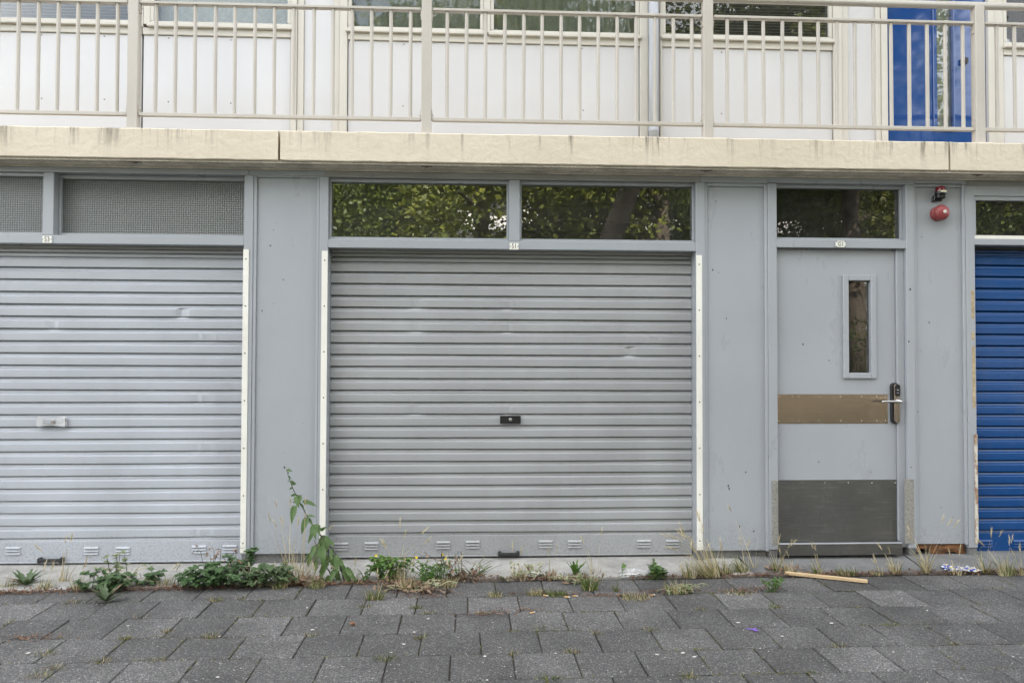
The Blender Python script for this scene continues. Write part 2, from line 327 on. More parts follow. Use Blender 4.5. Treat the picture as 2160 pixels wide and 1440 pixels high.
# ------------------------------------------------------------------ the setting: ground, street, verge, pavement
g = MB().add([(-160, -160, 0), (160, -160, 0), (160, 160, 0), (-160, 160, 0)], [(0, 1, 2, 3)]).build('ground', 'asphalt', loc=(0, 0, -.03)); tag(g, kind='structure')
v = MB().box(-60, 60, -24, -9.5, -.02, .06).build('verge', 'grass'); tag(v, kind='structure')
pv = MB().box(-9, 9, -5.2, -.2, -.25, -.010).build('pavement', 'soil'); tag(pv, kind='structure')
TA = 0.0101168; ca, sa = math.cos(TA), math.sin(TA)
ox = {1: -2.517, 2: -2.388, 3: -2.156, 4: -2.0254, 5: -1.5723, 6: -1.74, 7: -1.60, 8: -1.74}
tme = []
for q in range(4):
    bm = bmesh.new(); bmesh.ops.create_cube(bm, size=1)
    for vv in bm.verts: vv.co = Vector((vv.co.x*.294+rnd.uniform(-1, 1)*.0016, vv.co.y*.294+rnd.uniform(-1, 1)*.0016, vv.co.z*.05-.025))
    bmesh.ops.bevel(bm, geom=[e for e in bm.edges if e.verts[0].co.z > -.01 or e.verts[1].co.z > -.01], offset=.004, segments=1, affect='EDGES')
    tme.append(MB().bm(bm).mesh('paver', 'tile'))
PALE = [(820, 1275), (1040, 1274), (1150, 1272), (1580, 1262), (2010, 1225), (2120, 1222), (1890, 1262), (1800, 1395), (60, 1290), (1230, 1280), (1560, 1400)]
palew = [gnd(*p) for p in PALE]
for k in range(1, 9):
    i0 = round((-5.1-ox[k])/.3)
    for i in range(i0, i0+34):
        G0, G1 = ox[k]+.3*i+.15, 4.95-.3*(k-1)-.15
        wx, wy = ca*G0-sa*G1, sa*G0+ca*G1-5.3
        o = link('paver', rnd.choice(tme), pv, (wx, wy, rnd.uniform(-.0025, .0025)))
        o.rotation_euler = (rnd.gauss(0, .004), rnd.gauss(0, .004), TA+rnd.gauss(0, .004)+rnd.choice((0, 0, math.pi)))
        t = rnd.uniform(.76, 1.14)*(1.12-.035*max(-3, min(4, wx)))  # random tone, with weaker light towards the right put into the colour
        if any(abs(wx-p.x) < .13 and abs(wy-p.y) < .14 for p in palew): t *= 1.32
        o.color = (t, t, t*1.01, 1)
# concrete sills under the openings
def yfront(x): return -.30-.052*(-x+.25) if x < .25 else -.296+.012*(x-.25)
def sill(x0, x1, mat, zb, zf, n=24):
    mb = MB(); rr = random.Random(int(x0*100)); vs, fs = [], []
    for i in range(n+1):
        x = x0+(x1-x0)*i/n; j = rr.uniform(-.006, .006); yf = yfront(x)+j
        vs += [(x, yf, -.03), (x, yf, zf*.6+rr.uniform(-.002, .002)), (x, yf+.02, zf+rr.uniform(-.002, .002)), (x, -.1, zb*.6+zf*.4), (x, .02, zb), (x, .32, zb+.002)]
    for i in range(n):
        for k in range(5): a = i*6+k; fs.append((a, a+6, a+7, a+1))
    return mb.add(vs, fs).build('concrete_sill', mat, tag_s)
tag_s = empty('doorstep', (0, 0, 0)); tag(tag_s, kind='structure')
sill(-5.2, -1.50, 'sill', .016, .014); sill(-1.495, -1.05, 'sill', .03, .012); sill(-1.045, 1.86, 'sill', .032, .012)
sill(1.865, 3.05, 'sill_dark', .045, .010); sill(3.055, 3.6, 'sill_dark', .05, .010); sill(3.605, 6.6, 'sill_dark', .05, .012)

# ------------------------------------------------------------------ the building
B = empty('apartment_building', (0, 0, 0))
tag(B, 'grey and white gallery flats with a row of ground floor garages', 'building')
XL, XR, YUP, ZS0, ZS1 = -6.5, 7.5, 1.1, 2.748, 2.95
pa, pb, pc, pd_, pe, pf = X(515, 440), X(692.5, 440), X(1468, 440), X(1638.5, 440), X(1911, 440), X(2055.5, 440)
a1, b0 = X(534, 440), X(674, 440); c1, d0 = X(1487, 440), X(1620, 440); e1, f0 = X(1928, 440), X(2037, 440)
H53, H51, HG, HB = Z(300, 366), Z(1080, 379), Z(1775, 387.5), Z(2110, 413.5)
W53, W51, WG, WB = Z(300, 497.5), Z(1080, 508), Z(1775, 506), Z(2110, 504)
T53, T51, TG, TB = Z(300, 515.5), Z(1080, 526), Z(1775, 523), Z(2110, 517)
FD = .17                                             # frame depth
def post(x0, x1, z0, z1=None, mat='grey'): return box('post', mat, B, x0, x1, 0, FD, z0, z1 if z1 else H53-.0, .003)
xm = pa-2.56                                         # far side of the left opening, out of frame
# header boards
box('header_beam', 'grey', B, xm, (pa+a1)/2, -.004, FD, H53, ZS0+.03); box('header_beam', 'grey', B, (pa+a1)/2+.001, (b0+pb)/2, -.002, FD, H53, ZS0+.03)
box('header_beam', 'grey_dark', B, (b0+pb)/2+.001, (pc+c1)/2, -.005, FD, H51, ZS0+.03); box('header_beam', 'grey', B, (pc+c1)/2+.001, d0, -.003, FD, H51, ZS0+.03)
box('header_beam', 'grey', B, d0+.001, e1, -.005, FD, HG, ZS0+.03); box('header_beam', 'grey', B, e1+.001, f0, -.008, FD, Z(1985, 388), ZS0+.03)
box('header_beam', 'grey_dark', B, f0+.001, XR, .012, FD, Z(2110, 393), ZS0+.03); box('header_beam', 'grey', B, pf-.0005, XR, 0, FD, HB, Z(2110, 393)-.001)
box('post', 'grey', B, xm-.1, xm, 0, FD, .04, H53, .003)
post(pa, a1, .10, H53); post(b0, pb, .10, H53); post(pc, c1, .10, H51); post(d0, pd_, .10, H51); post(pe, e1, .10, HG); post(f0, pf, .10, Z(2110, 393)-.001)
for x0, x1 in ((pa, a1), (b0, pb), (pc, c1), (d0, pd_), (pe, e1), (f0, pf)):
    box('post_base', 'sill_dark', B, x0+.004, x1-.002, .006, .15, 0, .0985, .004)
# transoms and window mullions
m0, m1 = X(90, 430), X(112.5, 430); n0, n1 = X(1073.6, 440), X(1096.6, 440)
for x0, x1, z0, z1 in ((xm, pa, T53, W53), (pb, pc, T51, W51), (pd_, pe, TG, WG), (pf, XR, TB, WB)): box('transom', 'grey', B, x0+.0005, x1-.0005, .001, FD, z0, z1, .003)
box('mullion', 'grey', B, m0, m1, .002, FD, W53+.0005, H53-.0005, .003); box('mullion', 'grey', B, n0, n1, .002, FD, W51+.0005, H51-.0005, .003)
# infill panels
def panel(x0, x1, bl, br, ztop, zb, bt):
    p = box('infill_panel', 'grey', B, x0+bl+.0005, x1-br-.0005, .022, .05, zb, ztop-bt-.0005, .001)
    box('batten', 'grey', p, x0+.0008, x0+bl, .006, .06, zb+.004, ztop-.001, .003); box('batten', 'grey', p, x1-br, x1-.0008, .004, .06, zb-.004, ztop-.001, .003)
    box('batten', 'grey', p, x0+bl+.0005, x1-br-.0005, .007, .06, ztop-bt, ztop-.001, .003)
    return p
panel(a1, b0, X(541, 440)-a1, b0-X(668.7, 440), Z(600, 367.5), Z(600, 1169), .022)
panel(c1, d0, X(1492, 450)-c1, d0-X(1613.5, 450), H51, Z(1550, 1162), .024)
panel(e1, f0, X(1933, 450)-e1, f0-X(2031, 450), Z(1985, 388), Z(1985, 1148), .022)
for x0, x1, z in ((a1, b0, .095), (c1, d0, .088), (e1, f0, .045)): box('plinth', 'sill_dark', B, x0+.002, x1-.002, .05, .16, 0, z, .004)
rb = MB(); rr = random.Random(4); nn_ = 22
vs = []
for i in range(nn_+1):
    x = e1+.012+(f0-e1-.024)*i/nn_; zb = .062+.03*math.sin(i*.5)+rr.uniform(-.008, .008)-.02*(i > 9)
    vs += [(x, .034+rr.uniform(-.006, .006), zb), (x, .030+rr.uniform(-.006, .006), .093), (x, .040, .128)]
rb.add(vs, [(i*3+k, i*3+3+k, i*3+4+k, i*3+1+k) for i in range(nn_) for k in range(2)]).build('rotten_board', 'rot', B)
# transom windows
def twindow(x0, x1, z0, z1, gmat, yg=.085, bead=.014, white=False):
    w = empty('transom_window', ((x0+x1)/2, yg, z0)); w.parent = B
    cx, cz = (x0+x1)/2, z0
    def pc_(name, mat, a, b, y0, y1, c, d, bev=.002):
        ctr = Vector(((a+b)/2, (y0+y1)/2, (c+d)/2)); return MB().box(a-ctr.x, b-ctr.x, y0-ctr.y, y1-ctr.y, c-ctr.z, d-ctr.z, bev).build(name, mat, w, loc=ctr-w.location)
    pc_('pane', gmat, x0+.002, x1-.002, yg, yg+.004, z0+.002, z1-.002, 0)
    for a, b, c, d in ((x0+.0005, x1-.0005, z0+.0005, z0+bead*1.5), (x0+.0005, x1-.0005, z1-bead*1.7, z1-.0005), (x0+.0005, x0+bead, z0+bead*1.5, z1-bead*1.7), (x1-bead, x1-.0005, z0+bead*1.5, z1-bead*1.7)):
        pc_('glazing_bead', 'white_strip' if white and c < z0+.01 else 'grey', a, b, yg-.03, yg-.002, c, d)
        pc_('glazing_bead', 'grey', a, b, yg+.006, yg+.05, c, d)
    return w
twindow(xm, m0, W53, H53, 'wired', .055); twindow(m1, pa, W53, H53, 'wired', .095, .016); twindow(pb, n0, W51, H51, 'glass', .065); twindow(n1, pc, W51, H51, 'glass', .065)
twindow(pd_, pe, WG, HG, 'glass', .075); tw = twindow(pf, XR, WB, HB, 'glass', .04, .018, True)
# white guard strips beside the shutters (screwed)
def strip(px0, px1, py0, py1, mat='white_strip', px2=None):
    x0, x1 = X(px0, py0, -.006), X(px1, py0, -.006); z1, z0 = Z(px0, py0, -.006), Z(px0, py1, -.006)
    s = box('guard_strip', mat, B, x0, x1, -.006, -.0005, z0, z1, .001)
    if mat == 'white_strip':
        for k in range(7):
            z = z1-.065-k*(z1-z0-.13)/6
            q = MB().lathe([(.005, 0), (.005, .0012)], (0, 0, 0), seg=8).build('screw_head', 'ink', s, loc=Vector(((x0+x1)/2, -.006, z))-s.location)
    return s
strip(513, 525, 526, 1166); strip(678.7, 691.3, 529, 1150); strip(1468.7, 1481, 538, 1160); strip(2055.3, 2062, 915, 1146, 'rust')
fil = MB()
for (px, py0, py1) in ((2051.5, 612, 672), (2052, 700, 716), (2053, 730, 860)): fil.box(X(px-3, py0), X(px+3, py0), -.0012, .0005, Z(px, py1), Z(px, py0))
fil.build('bare_patch', 'filler', B)

# roller shutters
YS = .118
def slat_mesh(w, p, mat, seed, dents=0, nx=28):
    rr = random.Random(seed); d = .013
    prof = [(-.001, 0), (.005, p*.17), (.012, p*.235), (.013, p*.300), (-d*.80, p*.292), (-d*.96, p*.270), (-d, p*.285), (-d*1.02, p*.58), (-d, p*.845), (-d*.80, p*.895), (-d*.12, p*.962), (-.001, p*.999)]
    mb = MB(); n = len(prof); vs = []
    dl = [(rr.uniform(.1, .9)*w, rr.uniform(.015, .06), rr.uniform(.006, .012)) for _ in range(dents)]
    for i in range(nx*(3 if dents else 1)+1):
        x = w*i/(nx*(3 if dents else 1)); wob = .0016*math.sin(x*2.3+seed)+.0009*math.sin(x*7.7+seed*2)
        for (y, z) in prof:
            dy = sum(a*math.exp(-((x-c)/r)**2) for c, r, a in dl) if y < -.005 else 0
            vs.append((x-w/2, y+wob*(1 if y < -.003 else .5)+dy, z+.0012*math.sin(x*1.9+seed)))
    m = nx*(3 if dents else 1)
    fs = [(i*n+k, (i+1)*n+k, (i+1)*n+k+1, i*n+k+1) for i in range(m) for k in range(n-1)]
    return mb.add(vs, fs).mesh('slat', mat)
def vent_mesh(mat):
    mb = MB()
    for k in range(3):
        z = k*.0195
        mb.add([(-.05, 0, z+.003), (.05, 0, z+.003), (.047, -.011, z), (-.047, -.011, z), (.047, -.0105, z+.003), (-.047, -.0105, z+.003), (.05, 0, z+.013), (-.05, 0, z+.013)],
               [(0, 1, 2, 3), (3, 2, 4, 5), (5, 4, 6, 7), (0, 3, 5, 7), (1, 6, 4, 2)])
    return mb.mesh('vent', mat)
def shutter(x0, x1, ztop, ya, yb, n, pxx, zbot, mat, vents, label, extra, lockrow=None):
    s = empty('garage_door', ((x0+x1)/2, YS, zbot)); s.parent = B; tag(s, label)
    w = x1-x0-.004; z_hi, z_lo = Z(pxx, ya, YS-.01), Z(pxx, yb, YS-.01); p = (z_hi-z_lo)/n
    mes = [slat_mesh(w, p, mat, q) for q in range(5)]+[slat_mesh(w, p, mat, 20+q, 2) for q in range(3)]
    # the dark lower edge of slat i lies at z_lo + i*p, i.e. 0.28 p above the slat's own foot
    zb = z_lo-.28*p; k = 0; z = zb; rr = random.Random(n+int(pxx))
    while z+p*.8 < ztop-.05:
        o = link('slat', mes[rr.choice((0, 1, 2, 3, 4, 0, 1, 2, 3, 4, 5, 6, 7))], s, (0, rr.uniform(-.0008, .0008), z-zbot)); z += p; k += 1
    # curtain bending back on to its drum: lower ribs leaning in
    h = ztop-z-.018
    for q in range(2):
        o = link('slat', mes[q], s, (0, .006+q*.010, z-zbot+q*h*.5)); o.scale = (1, .7, h*.5/p)
    MB().box(-w/2, w/2, -.02, .02, ztop-zbot-.018, ztop-zbot-.0005, .002).build('header_strip', 'grey_dark' if mat != 'blue_shutter' else 'dark', s)
    MB().box(-w/2, w/2, .024, .028, 0, ztop-zbot, 0).build('backing', 'dark', s)
    MB().box(-w/2, w/2, -.0135, .016, 0.012, zb-zbot-.0005, .002).build('bottom_panel', mat, s)
    MB().box(-w/2, w/2, -.017, .014, -.002, .0115, .003).build('bottom_seal', mat, s)
    vm = vent_mesh(mat)
    for (vx, vy) in vents:
        q = at(vx, vy, YS-.014); link('vent', vm, s, (q.x-s.location.x, -.0136, q.z-zbot-.024))
    for f in extra: f(s)
    return s
def rel(s, px, py, Y): return at(px, py, Y)-s.location
def lock53(s):
    q = rel(s, 110, 889, YS-.02); mb = MB(); pts = []
    bm = bmesh.new(); out = [(-.10, .030), (-.085, .037), (-.05, .030), (0, .026), (.05, .030), (.085, .037), (.10, .030), (.10, -.030), (.085, -.037), (.05, -.030), (0, -.026), (-.05, -.030), (-.085, -.037), (-.10, -.030)]
    f = [bm.verts.new((a, 0, b)) for a, b in out]; fc = bm.faces.new(f); ex = bmesh.ops.extrude_face_region(bm, geom=[fc])
    for vv in [e for e in ex['geom'] if isinstance(e, bmesh.types.BMVert)]: vv.co.y = -.018; vv.co.x *= .95; vv.co.z *= .9
    bmesh.ops.recalc_face_normals(bm, faces=bm.faces)
    MB().bm(bm).build('lock', 'lock_grey', s, loc=q)
    MB().box(-.052, .034, -.0215, -.016, -.015, .015, .002).build('lock_window', 'grey', s, loc=q)
    MB().box(.004, .034, -.025, -.02, -.005, .006, .002).lathe([(.008, 0), (.008, .007)], (.024, -.02, 0), seg=10).build('lock_key', 'bronze', s, loc=q)
    MB().tube([(.075+.026*math.cos(a), -.016, .029*math.sin(a)) for a in [k*math.pi/8 for k in range(16)]], .0022, 6).build('lock_ring', 'chrome', s, loc=q)
def pull(px, py, w):
    def f(s):
        q = rel(s, px, py, YS-.03)
        mb = MB().box(-w/2+.012, w/2-.012, -.028, -.014, -.012, .012, .005).box(-w/2, -w/2+.022, -.026, .016, -.018, .016, .005).box(w/2-.022, w/2, -.026, .016, -.018, .016, .005)
        mb.build('pull_handle', 'rubber', s, loc=q)
    return f
def lock51(s):
    q = rel(s, 1076.5, 884.5, YS-.02)
    MB().box(-.073, .073, -.012, .016, -.027, .027, .003).build('lock', 'black', s, loc=q)
    MB().lathe([(.0105, 0), (.0105, .003), (.009, .004)], (0, -.012, 0), seg=16).build('keyhole_ring', 'chrome', s, loc=q)
    MB().box(-.0018, .0018, -.0172, -.0155, -.005, .005, 0).build('keyhole', 'ink', s, loc=q)
shutter(xm, pa, T53, 588, 1133, 21, 150, Z(250, 1184.5, YS), 'shutter53', [(28, 1161), (193, 1161), (259, 1161), (420, 1158), (485, 1157)], 'pale grey roller shutter with a light bow-tie lock plate', [lock53, pull(108, 1180, .165)])
shutter(pb, pc, T51, 599, 1120, 21, 1080, Z(1080, 1171, YS), 'shutter', [(720, 1152), (784, 1151), (935, 1149), (997, 1148), (1151, 1147), (1212, 1147), (1358, 1146), (1419, 1146)], 'grey roller shutter with a black rectangular lock', [lock51, pull(1073, 1167, .15)])
shutter(pf, XR, TB, 558, 1116, 23, 2100, Z(2100, 1167, YS), 'blue_shutter', [(2079, 1146), (2150, 1146)], 'dark blue roller shutter', [])

# grey entrance door
YD = .05
D = empty('entrance_door', ((pd_+pe)/2, YD, Z(1770, 1168))); D.parent = B; tag(D, 'grey metal-clad door with a narrow glazed slot and steel plates')
def dp(name, mat, px0, px1, py0, py1, y0, y1, bev=.002, yref=None):
    a = at(px0, py0, yref if yref is not None else y0); b = at(px1, py1, yref if yref is not None else y0); cx = Vector(((a.x+b.x)/2, (y0+y1)/2, (a.z+b.z)/2))
    return MB().box(a.x-cx.x, b.x-cx.x, y0-cx.y, y1-cx.y, b.z-cx.z, a.z-cx.z, bev).build(name, mat, D, loc=cx-D.location)
zdt, zdb = TG-.012, Z(1770, 1140, YD); xl, xr = pd_+.006, X(1888, 700, YD)
gx0, gx1, gz0, gz1 = X(1788.5, 690, YD), X(1835, 690, YD), Z(1810, 786, YD), Z(1810, 592, YD)
lv = MB()
def leaf_box(x0, x1, z0, z1): lv.box(x0-D.location.x, x1-D.location.x, 0, .045, z0-D.location.z, z1-D.location.z, 0)
leaf_box(xl, gx0, zdb, zdt); leaf_box(gx1, xr, zdb, zdt); leaf_box(gx0, gx1, zdb, gz0); leaf_box(gx0, gx1, gz1, zdt)
lv.build('leaf', 'grey', D)
for nm, a, b, c, d in (('frame_stop', xr+.003, X(1895, 700, .04), zdb, zdt+.011), ('frame_stop', X(1895, 700, .03), pe-.0006, .10, zdt+.011)):
    ctr = Vector(((a+b)/2, .06, (c+d)/2)); MB().box(a-ctr.x, b-ctr.x, -.028 if a < X(1894, 700, .04) else -.048, .06, c-ctr.z, d-ctr.z, .003).build(nm, 'grey', D, loc=ctr-D.location)
MB().box(pd_-D.location.x+.0006, pe-D.location.x-.0006, .012, .06, TG-.011-D.location.z, TG-.0006-D.location.z, .002).build('frame_stop', 'grey', D)
fw = X(1788.5, 690, YD)-X(1777, 690, YD)
for a, b, c, d in ((gx0-fw, gx0, gz0-fw, gz1+fw), (gx1, gx1+fw, gz0-fw, gz1+fw), (gx0, gx1, gz0-fw, gz0), (gx0, gx1, gz1, gz1+fw)):
    ctr = Vector(((a+b)/2, YD-.009, (c+d)/2)); MB().box(a-ctr.x+.0003, b-ctr.x-.0003, -.009, .0085, c-ctr.z, d-ctr.z, .003).build('vision_frame', 'grey', D, loc=ctr-D.location)
MB().box(gx0-D.location.x, gx1-D.location.x, .016, .020, gz0-D.location.z, gz1-D.location.z, 0).build('pane', 'glass', D)
dp('push_plate', 'band', 1640, 1873, 831, 893, YD-.002, YD-.0004, .0005); kp = dp('kick_plate', 'kick', 1642, 1893, 1012, 1139, YD-.003, YD-.0004, .0005)
rv = MB()
for px in (1643, 1672, 1685, 1729, 1774, 1818, 1850, 1868):
    for py in (836, 887): q = rel(D, px, py, YD-.002); rv.lathe([(.0055, 0), (.004, .002)], q, seg=8)
for px in (1692, 1741, 1790, 1840, 1889): q = rel(D, px, 1018, YD-.003); rv.lathe([(.0055, 0), (.004, .002)], q, seg=8)
tag(rv.build('rivets', 'chrome', D), kind='stuff')
a, b = at(1644, 1146, -.03), at(1904, 1169, -.03); zt = Z(1770, 1138, YD)
wb = MB(); L, R_ = a.x-D.location.x, b.x-D.location.x; prof = [(YD-.001, zt), (-.022, a.z+.002), (-.030, a.z-.006), (-.030, b.z), (.12, b.z), (.12, zt)]
vs = [(x, y-YD, z-D.location.z) for x in (L, R_) for y, z in prof]; k = len(prof)
wb.add(vs, [tuple(range(k))[::-1], tuple(range(k, 2*k))]+[(i, (i+1) % k, (i+1) % k+k, i+k) for i in range(k)]).build('weather_bar', 'kick', D)
# lock plate, keypad and lever
def rounded(w, h, r, y0, y1, seg=6):
    pts = []
    for cx, cz, a0 in ((w/2-r, h/2-r, 0), (-w/2+r, h/2-r, 90), (-w/2+r, -h/2+r, 180), (w/2-r, -h/2+r, 270)):
        pts += [(cx+r*math.cos(R(a0+90*i/seg)), cz+r*math.sin(R(a0+90*i/seg))) for i in range(seg+1)]
    n = len(pts); mb = MB(); i_ = .93
    mb.add([(x, y1, z) for x, z in pts]+[(x, y0+.003, z) for x, z in pts]+[(x*i_, y0, z*.985) for x, z in pts],
           [(i, i+n, (i+1) % n+n, (i+1) % n) for i in range(n)]+[(i+n, i+2*n, (i+1) % n+2*n, (i+1) % n+n) for i in range(n)]+[tuple(range(2*n, 3*n))])
    return mb
q = rel(D, 1889.5, 850, YD-.02)
rounded(.056, .292, .027, -.004, .022).build('lock_backplate', 'black', D, loc=q+Vector((-.004, 0, 0)))
rounded(.042, .278, .020, -.014, .004).build('lock_plate', 'bronze', D, loc=q+Vector((.003, 0, 0)))
rounded(.038, .086, .017, -.018, -.012).build('keypad', 'black', D, loc=q+Vector((.006, 0, .092)))
MB().lathe([(.018, 0), (.018, .006), (.013, .008), (.013, .03)], (.006, -.013, .015), seg=16).tube([(.02, -.046, .015), (.006, -.050, .015), (-.02, -.052, .015), (-.10, -.052, .014), (-.118, -.050, .013), (-.128, -.044, .0125)], [.009, .0095, .0095, .0085, .008, .0065], 10).build('lever', 'chrome', D, loc=q, smooth=True)
kc = MB().box(-.007, .007, -.0195, -.0178, .105, .110, 0).box(-.007, .007, -.0195, -.0178, .085, .088, 0); kc.build('keypad_legend', 'zinc', D, loc=q+Vector((.006, 0, -.012)))
# galvanised corner guards at the door posts
for px0, px1, py0, py1 in ((1628, 1642, 1012, 1148), (1908, 1929, 1010, 1146)):
    a, b = at(px0, py0, -.004), at(px1, py1, -.004)
    box('corner_guard', 'plate', B, a.x, b.x, -.004, -.0006, b.z, a.z, .001)
box('corner_guard', 'plate', B, pe-.0045, pe-.0005, -.0035, .06, Z(1910, 1146), Z(1910, 1010), .001)

# gallery slab
jx = [XL, X(588.5, 320, -.17), X(2003, 330, -.17), XR]
for i in range(3):
    x0, x1 = jx[i]+.008, jx[i+1]-.008
    mb = MB(); nseg = 60; rr = random.Random(i); vs = []
    for k in range(nseg+1):
        x = x0+(x1-x0)*k/nseg-x0; j = rr.uniform(-.0015, .0015); j2 = rr.uniform(-.002, .002)
        vs += [(x, YUP, ZS1), (x, -.158, ZS1+j2), (x, -.17+j, ZS1-.008+j2), (x, -.17+j, ZS0+.006), (x, -.166, ZS0+j2*.5), (x, -.160, ZS0), (x, -.159, ZS0+.004), (x, -.156, ZS0+.004), (x, -.155, ZS0), (x, .18, ZS0+.001)]
    fs = [(k*10+q, k*10+q+1, k*10+q+11, k*10+q+10) for k in range(nseg) for q in range(9)]
    mi = [1 if q >= 5 else 0 for k in range(nseg) for q in range(9)]
    mb.add(vs, fs); mb.m = mi
    fs_e = [tuple(range(10)), tuple(range(nseg*10, nseg*10+10))[::-1]]; mb.f += fs_e; mb.m += [0, 0]
    mb.build('gallery_slab', ['slab', 'underside'], B, loc=(x0, 0, 0))
for y0_, y1_, h_ in ((-.150, -.120, .014), (-.112, -.076, .019), (-.068, -.032, .019), (-.026, -.011, .028)): box('drip_moulding', 'underside', B, XL, XR, y0_, y1_, ZS0-h_, ZS0-.0005, .002)
for px, py in ((285, 338), (900, 350), (1490, 360), (2062, 369)):
    q = at(px, py, -.12); MB().box(-.04, .04, -.02, .03, -.016, -.0005, .002).box(-.014, .014, -.03, .0, -.022, -.015, .002).box(-.05, .05, -.024, -.012, -.006, -.001, .001).build('slab_bracket', 'bracket', B, loc=(q.x, -.115, ZS0))
# hidden body of the building: garages below, flats above
box('wall', 'interior', B, XL, XR, 5.2, 5.4, 0, ZS0, 0)
for x in (XL, (a1+b0)/2-.05, (c1+d0)/2-.05, (e1+f0)/2-.05, XR-.1): box('partition_wall', 'interior', B, x, x+.1, FD+.002, 5.2, 0, ZS0-.001, 0)
box('ceiling', 'interior', B, XL, XR, FD+.25, 5.2, ZS0-.14, ZS0-.02, 0)
box('garage_floor', 'interior', B, XL, XR, .30, 5.2, -.2, .03, 0)
for k in range(5): box('ceiling_joist', 'interior', B, pb, pc, .6+k*.5, .68+k*.5, ZS0-.24, ZS0-.142, 0)
box('wall', 'white_upper', B, -14, XL, .0, 9, 0, 12.7, 0); box('wall', 'white_upper', B, XR, 15, .0, 9, 0, 12.7, 0)
box('roof', 'far_wall', B, -14.2, 15.2, -.2, 9.2, 12.7, 13.0, 0)
box('wall', 'white_upper', B, XL, XR, YUP+.25, 9, 5.6, 12.7, 0)

# upper gallery front
Y1 = YUP
def ub(name, mat, px0, px1, py0, py1, y0, y1, bev=.002, zt=None, zb=None):
    a, b = at(px0, py0, y0), at(px1, py1, y0); return box(name, mat, B, a.x, b.x, y0, y1, b.z if zb is None else zb, a.z if zt is None else zt, bev)
ZT = 5.55; ZF = ZS1
def xx(px): return X(px, 150, Y1)
def zz(px, py): return Z(px, py, Y1)
def ubx(name, mat, px0, px1, z0, z1, y0, y1, bev=.002): return box(name, mat, B, xx(px0), xx(px1), Y1+y0, Y1+y1, z0, z1, bev)
def upper_window(px0, px1, zs, first=True):
    w = empty('window', ((xx(px0)+xx(px1))/2, Y1, zs)); w.parent = B; hw = (xx(px1)-xx(px0))/2; h = ZT-zs
    MB().box(-hw, hw, .035, .041, 0, h, 0).build('pane', 'glass_up', w)
    for a, b, c, d in ((-hw, hw, -.0, .03), (-hw, -hw+.03, .0305, h), (hw-.03, hw, .0305, h)): MB().box(a, b, .0, .034, c, d, .003).build('sash', 'trim', w)
    MB().box(-hw-.015, hw+.015, -.035, .03, -.028, -.0005, .004).build('sill', 'trim', w); return w
def dressing(px0, px1, zs, kind, label, group=None):
    x0, x1 = xx(px0)+.02, xx(px1)-.02; h = ZT-zs
    if kind == 'curtain':
        mb = MB(); vs = []; n = 160; w = x1-x0; rr = random.Random(int(px0)); ph = [rr.uniform(0, 6) for _ in range(4)]
        for i in range(n+1):
            x = w*i/n; y = .016*math.sin(x*36+ph[0]+1.5*math.sin(x*3+ph[1]))+.008*math.sin(x*83+ph[2])
            vs += [(x-w/2, y, .01), (x-w/2, y, h)]
        mb.add(vs, [(i*2, i*2+2, i*2+3, i*2+1) for i in range(n)])
        o = mb.build('curtain', 'curtain', loc=((x0+x1)/2, Y1+.13, zs)); tag(o, label, 'curtain', group)
    else:
        o = empty('venetian_blind', ((x0+x1)/2, Y1+.085, zs)); tag(o, label, 'blind', group); w = (x1-x0)/2; mb = MB(); n = int(h/.026)
        for k in range(n):
            z = .02+k*.026; mb.add([(-w, -.011, z-.005), (w, -.011, z-.005), (w, .0, z+.0015), (-w, .0, z+.0015), (w, .011, z+.006), (-w, .011, z+.006)], [(0, 1, 2, 3), (3, 2, 4, 5)])
        tag(mb.build('slats', 'blind', o), kind='stuff'); MB().box(-w, w, -.012, .012, 0, .012, .002).build('bottom_rail', 'blind', o)
        cd_ = MB()
        for fx in (-.66, -.2, .25, .7): cd_.box(fx*w, fx*w+.003, -.013, -.0115, .01, h)
        cd_.build('ladder_cords', 'ink', o)
    return o
# wall behind everything (dark rooms)
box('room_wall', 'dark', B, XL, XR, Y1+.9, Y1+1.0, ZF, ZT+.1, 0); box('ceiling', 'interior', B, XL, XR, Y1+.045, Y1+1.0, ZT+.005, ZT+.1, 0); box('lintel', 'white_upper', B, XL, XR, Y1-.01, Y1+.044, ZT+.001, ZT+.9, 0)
s1, s2, s3, s4, s5 = zz(140, 47), zz(460, 55), zz(880, 66), zz(1190, 74), zz(1570, 82)
# (left px, right px, sill height) of the windows, panels below them, casings between
xlw = -1.0
for px0, px1, zs in ((-420, 290, s1), (315, 613, s2), (733, 1020, s3), (1034, 1349, s4), (1397, 1757, s5), (2118, 2500, zz(2150, 97))): upper_window(px0, px1, zs)
for px0, px1, zs in ((-420, 298, s1), (300, 613, s2), (733, 1349, s3), (1397, 1757, s5), (2118, 2500, zz(2150, 97))):
    ubx('rail_board', 'trim', px0, px1, zs-.085, zs-.029, -.004, .06, .003)
    p = ubx('spandrel_panel', 'white_upper', px0+1, px1-1, ZF+.004, zs-.0875, .012, .05, .002)
ubx('casing', 'trim', 289, 300.5, s1-.028, ZT, -.006, .08); ubx('casing', 'trim', 301, 315, s2+.001, ZT, -.002, .08)
for px0, px1, y in ((613.5, 626, -.012), (626.3, 640, .004), (702, 716, .004), (716.3, 732.5, -.012), (1349.5, 1367, -.008), (1392, 1396.7, -.012), (1757.5, 1775, -.014), (1775.3, 1790, .004), (1848, 1858, -.004), (1858.3, 1871, -.016), (2083, 2096, -.016), (2096.3, 2117.5, .0)):
    ubx('casing', 'trim', px0, px1, ZF+.002, ZT, y, .09, .004)
ubx('casing', 'trim', 1020.3, 1033.7, s3+.001, ZT, -.008, .08)
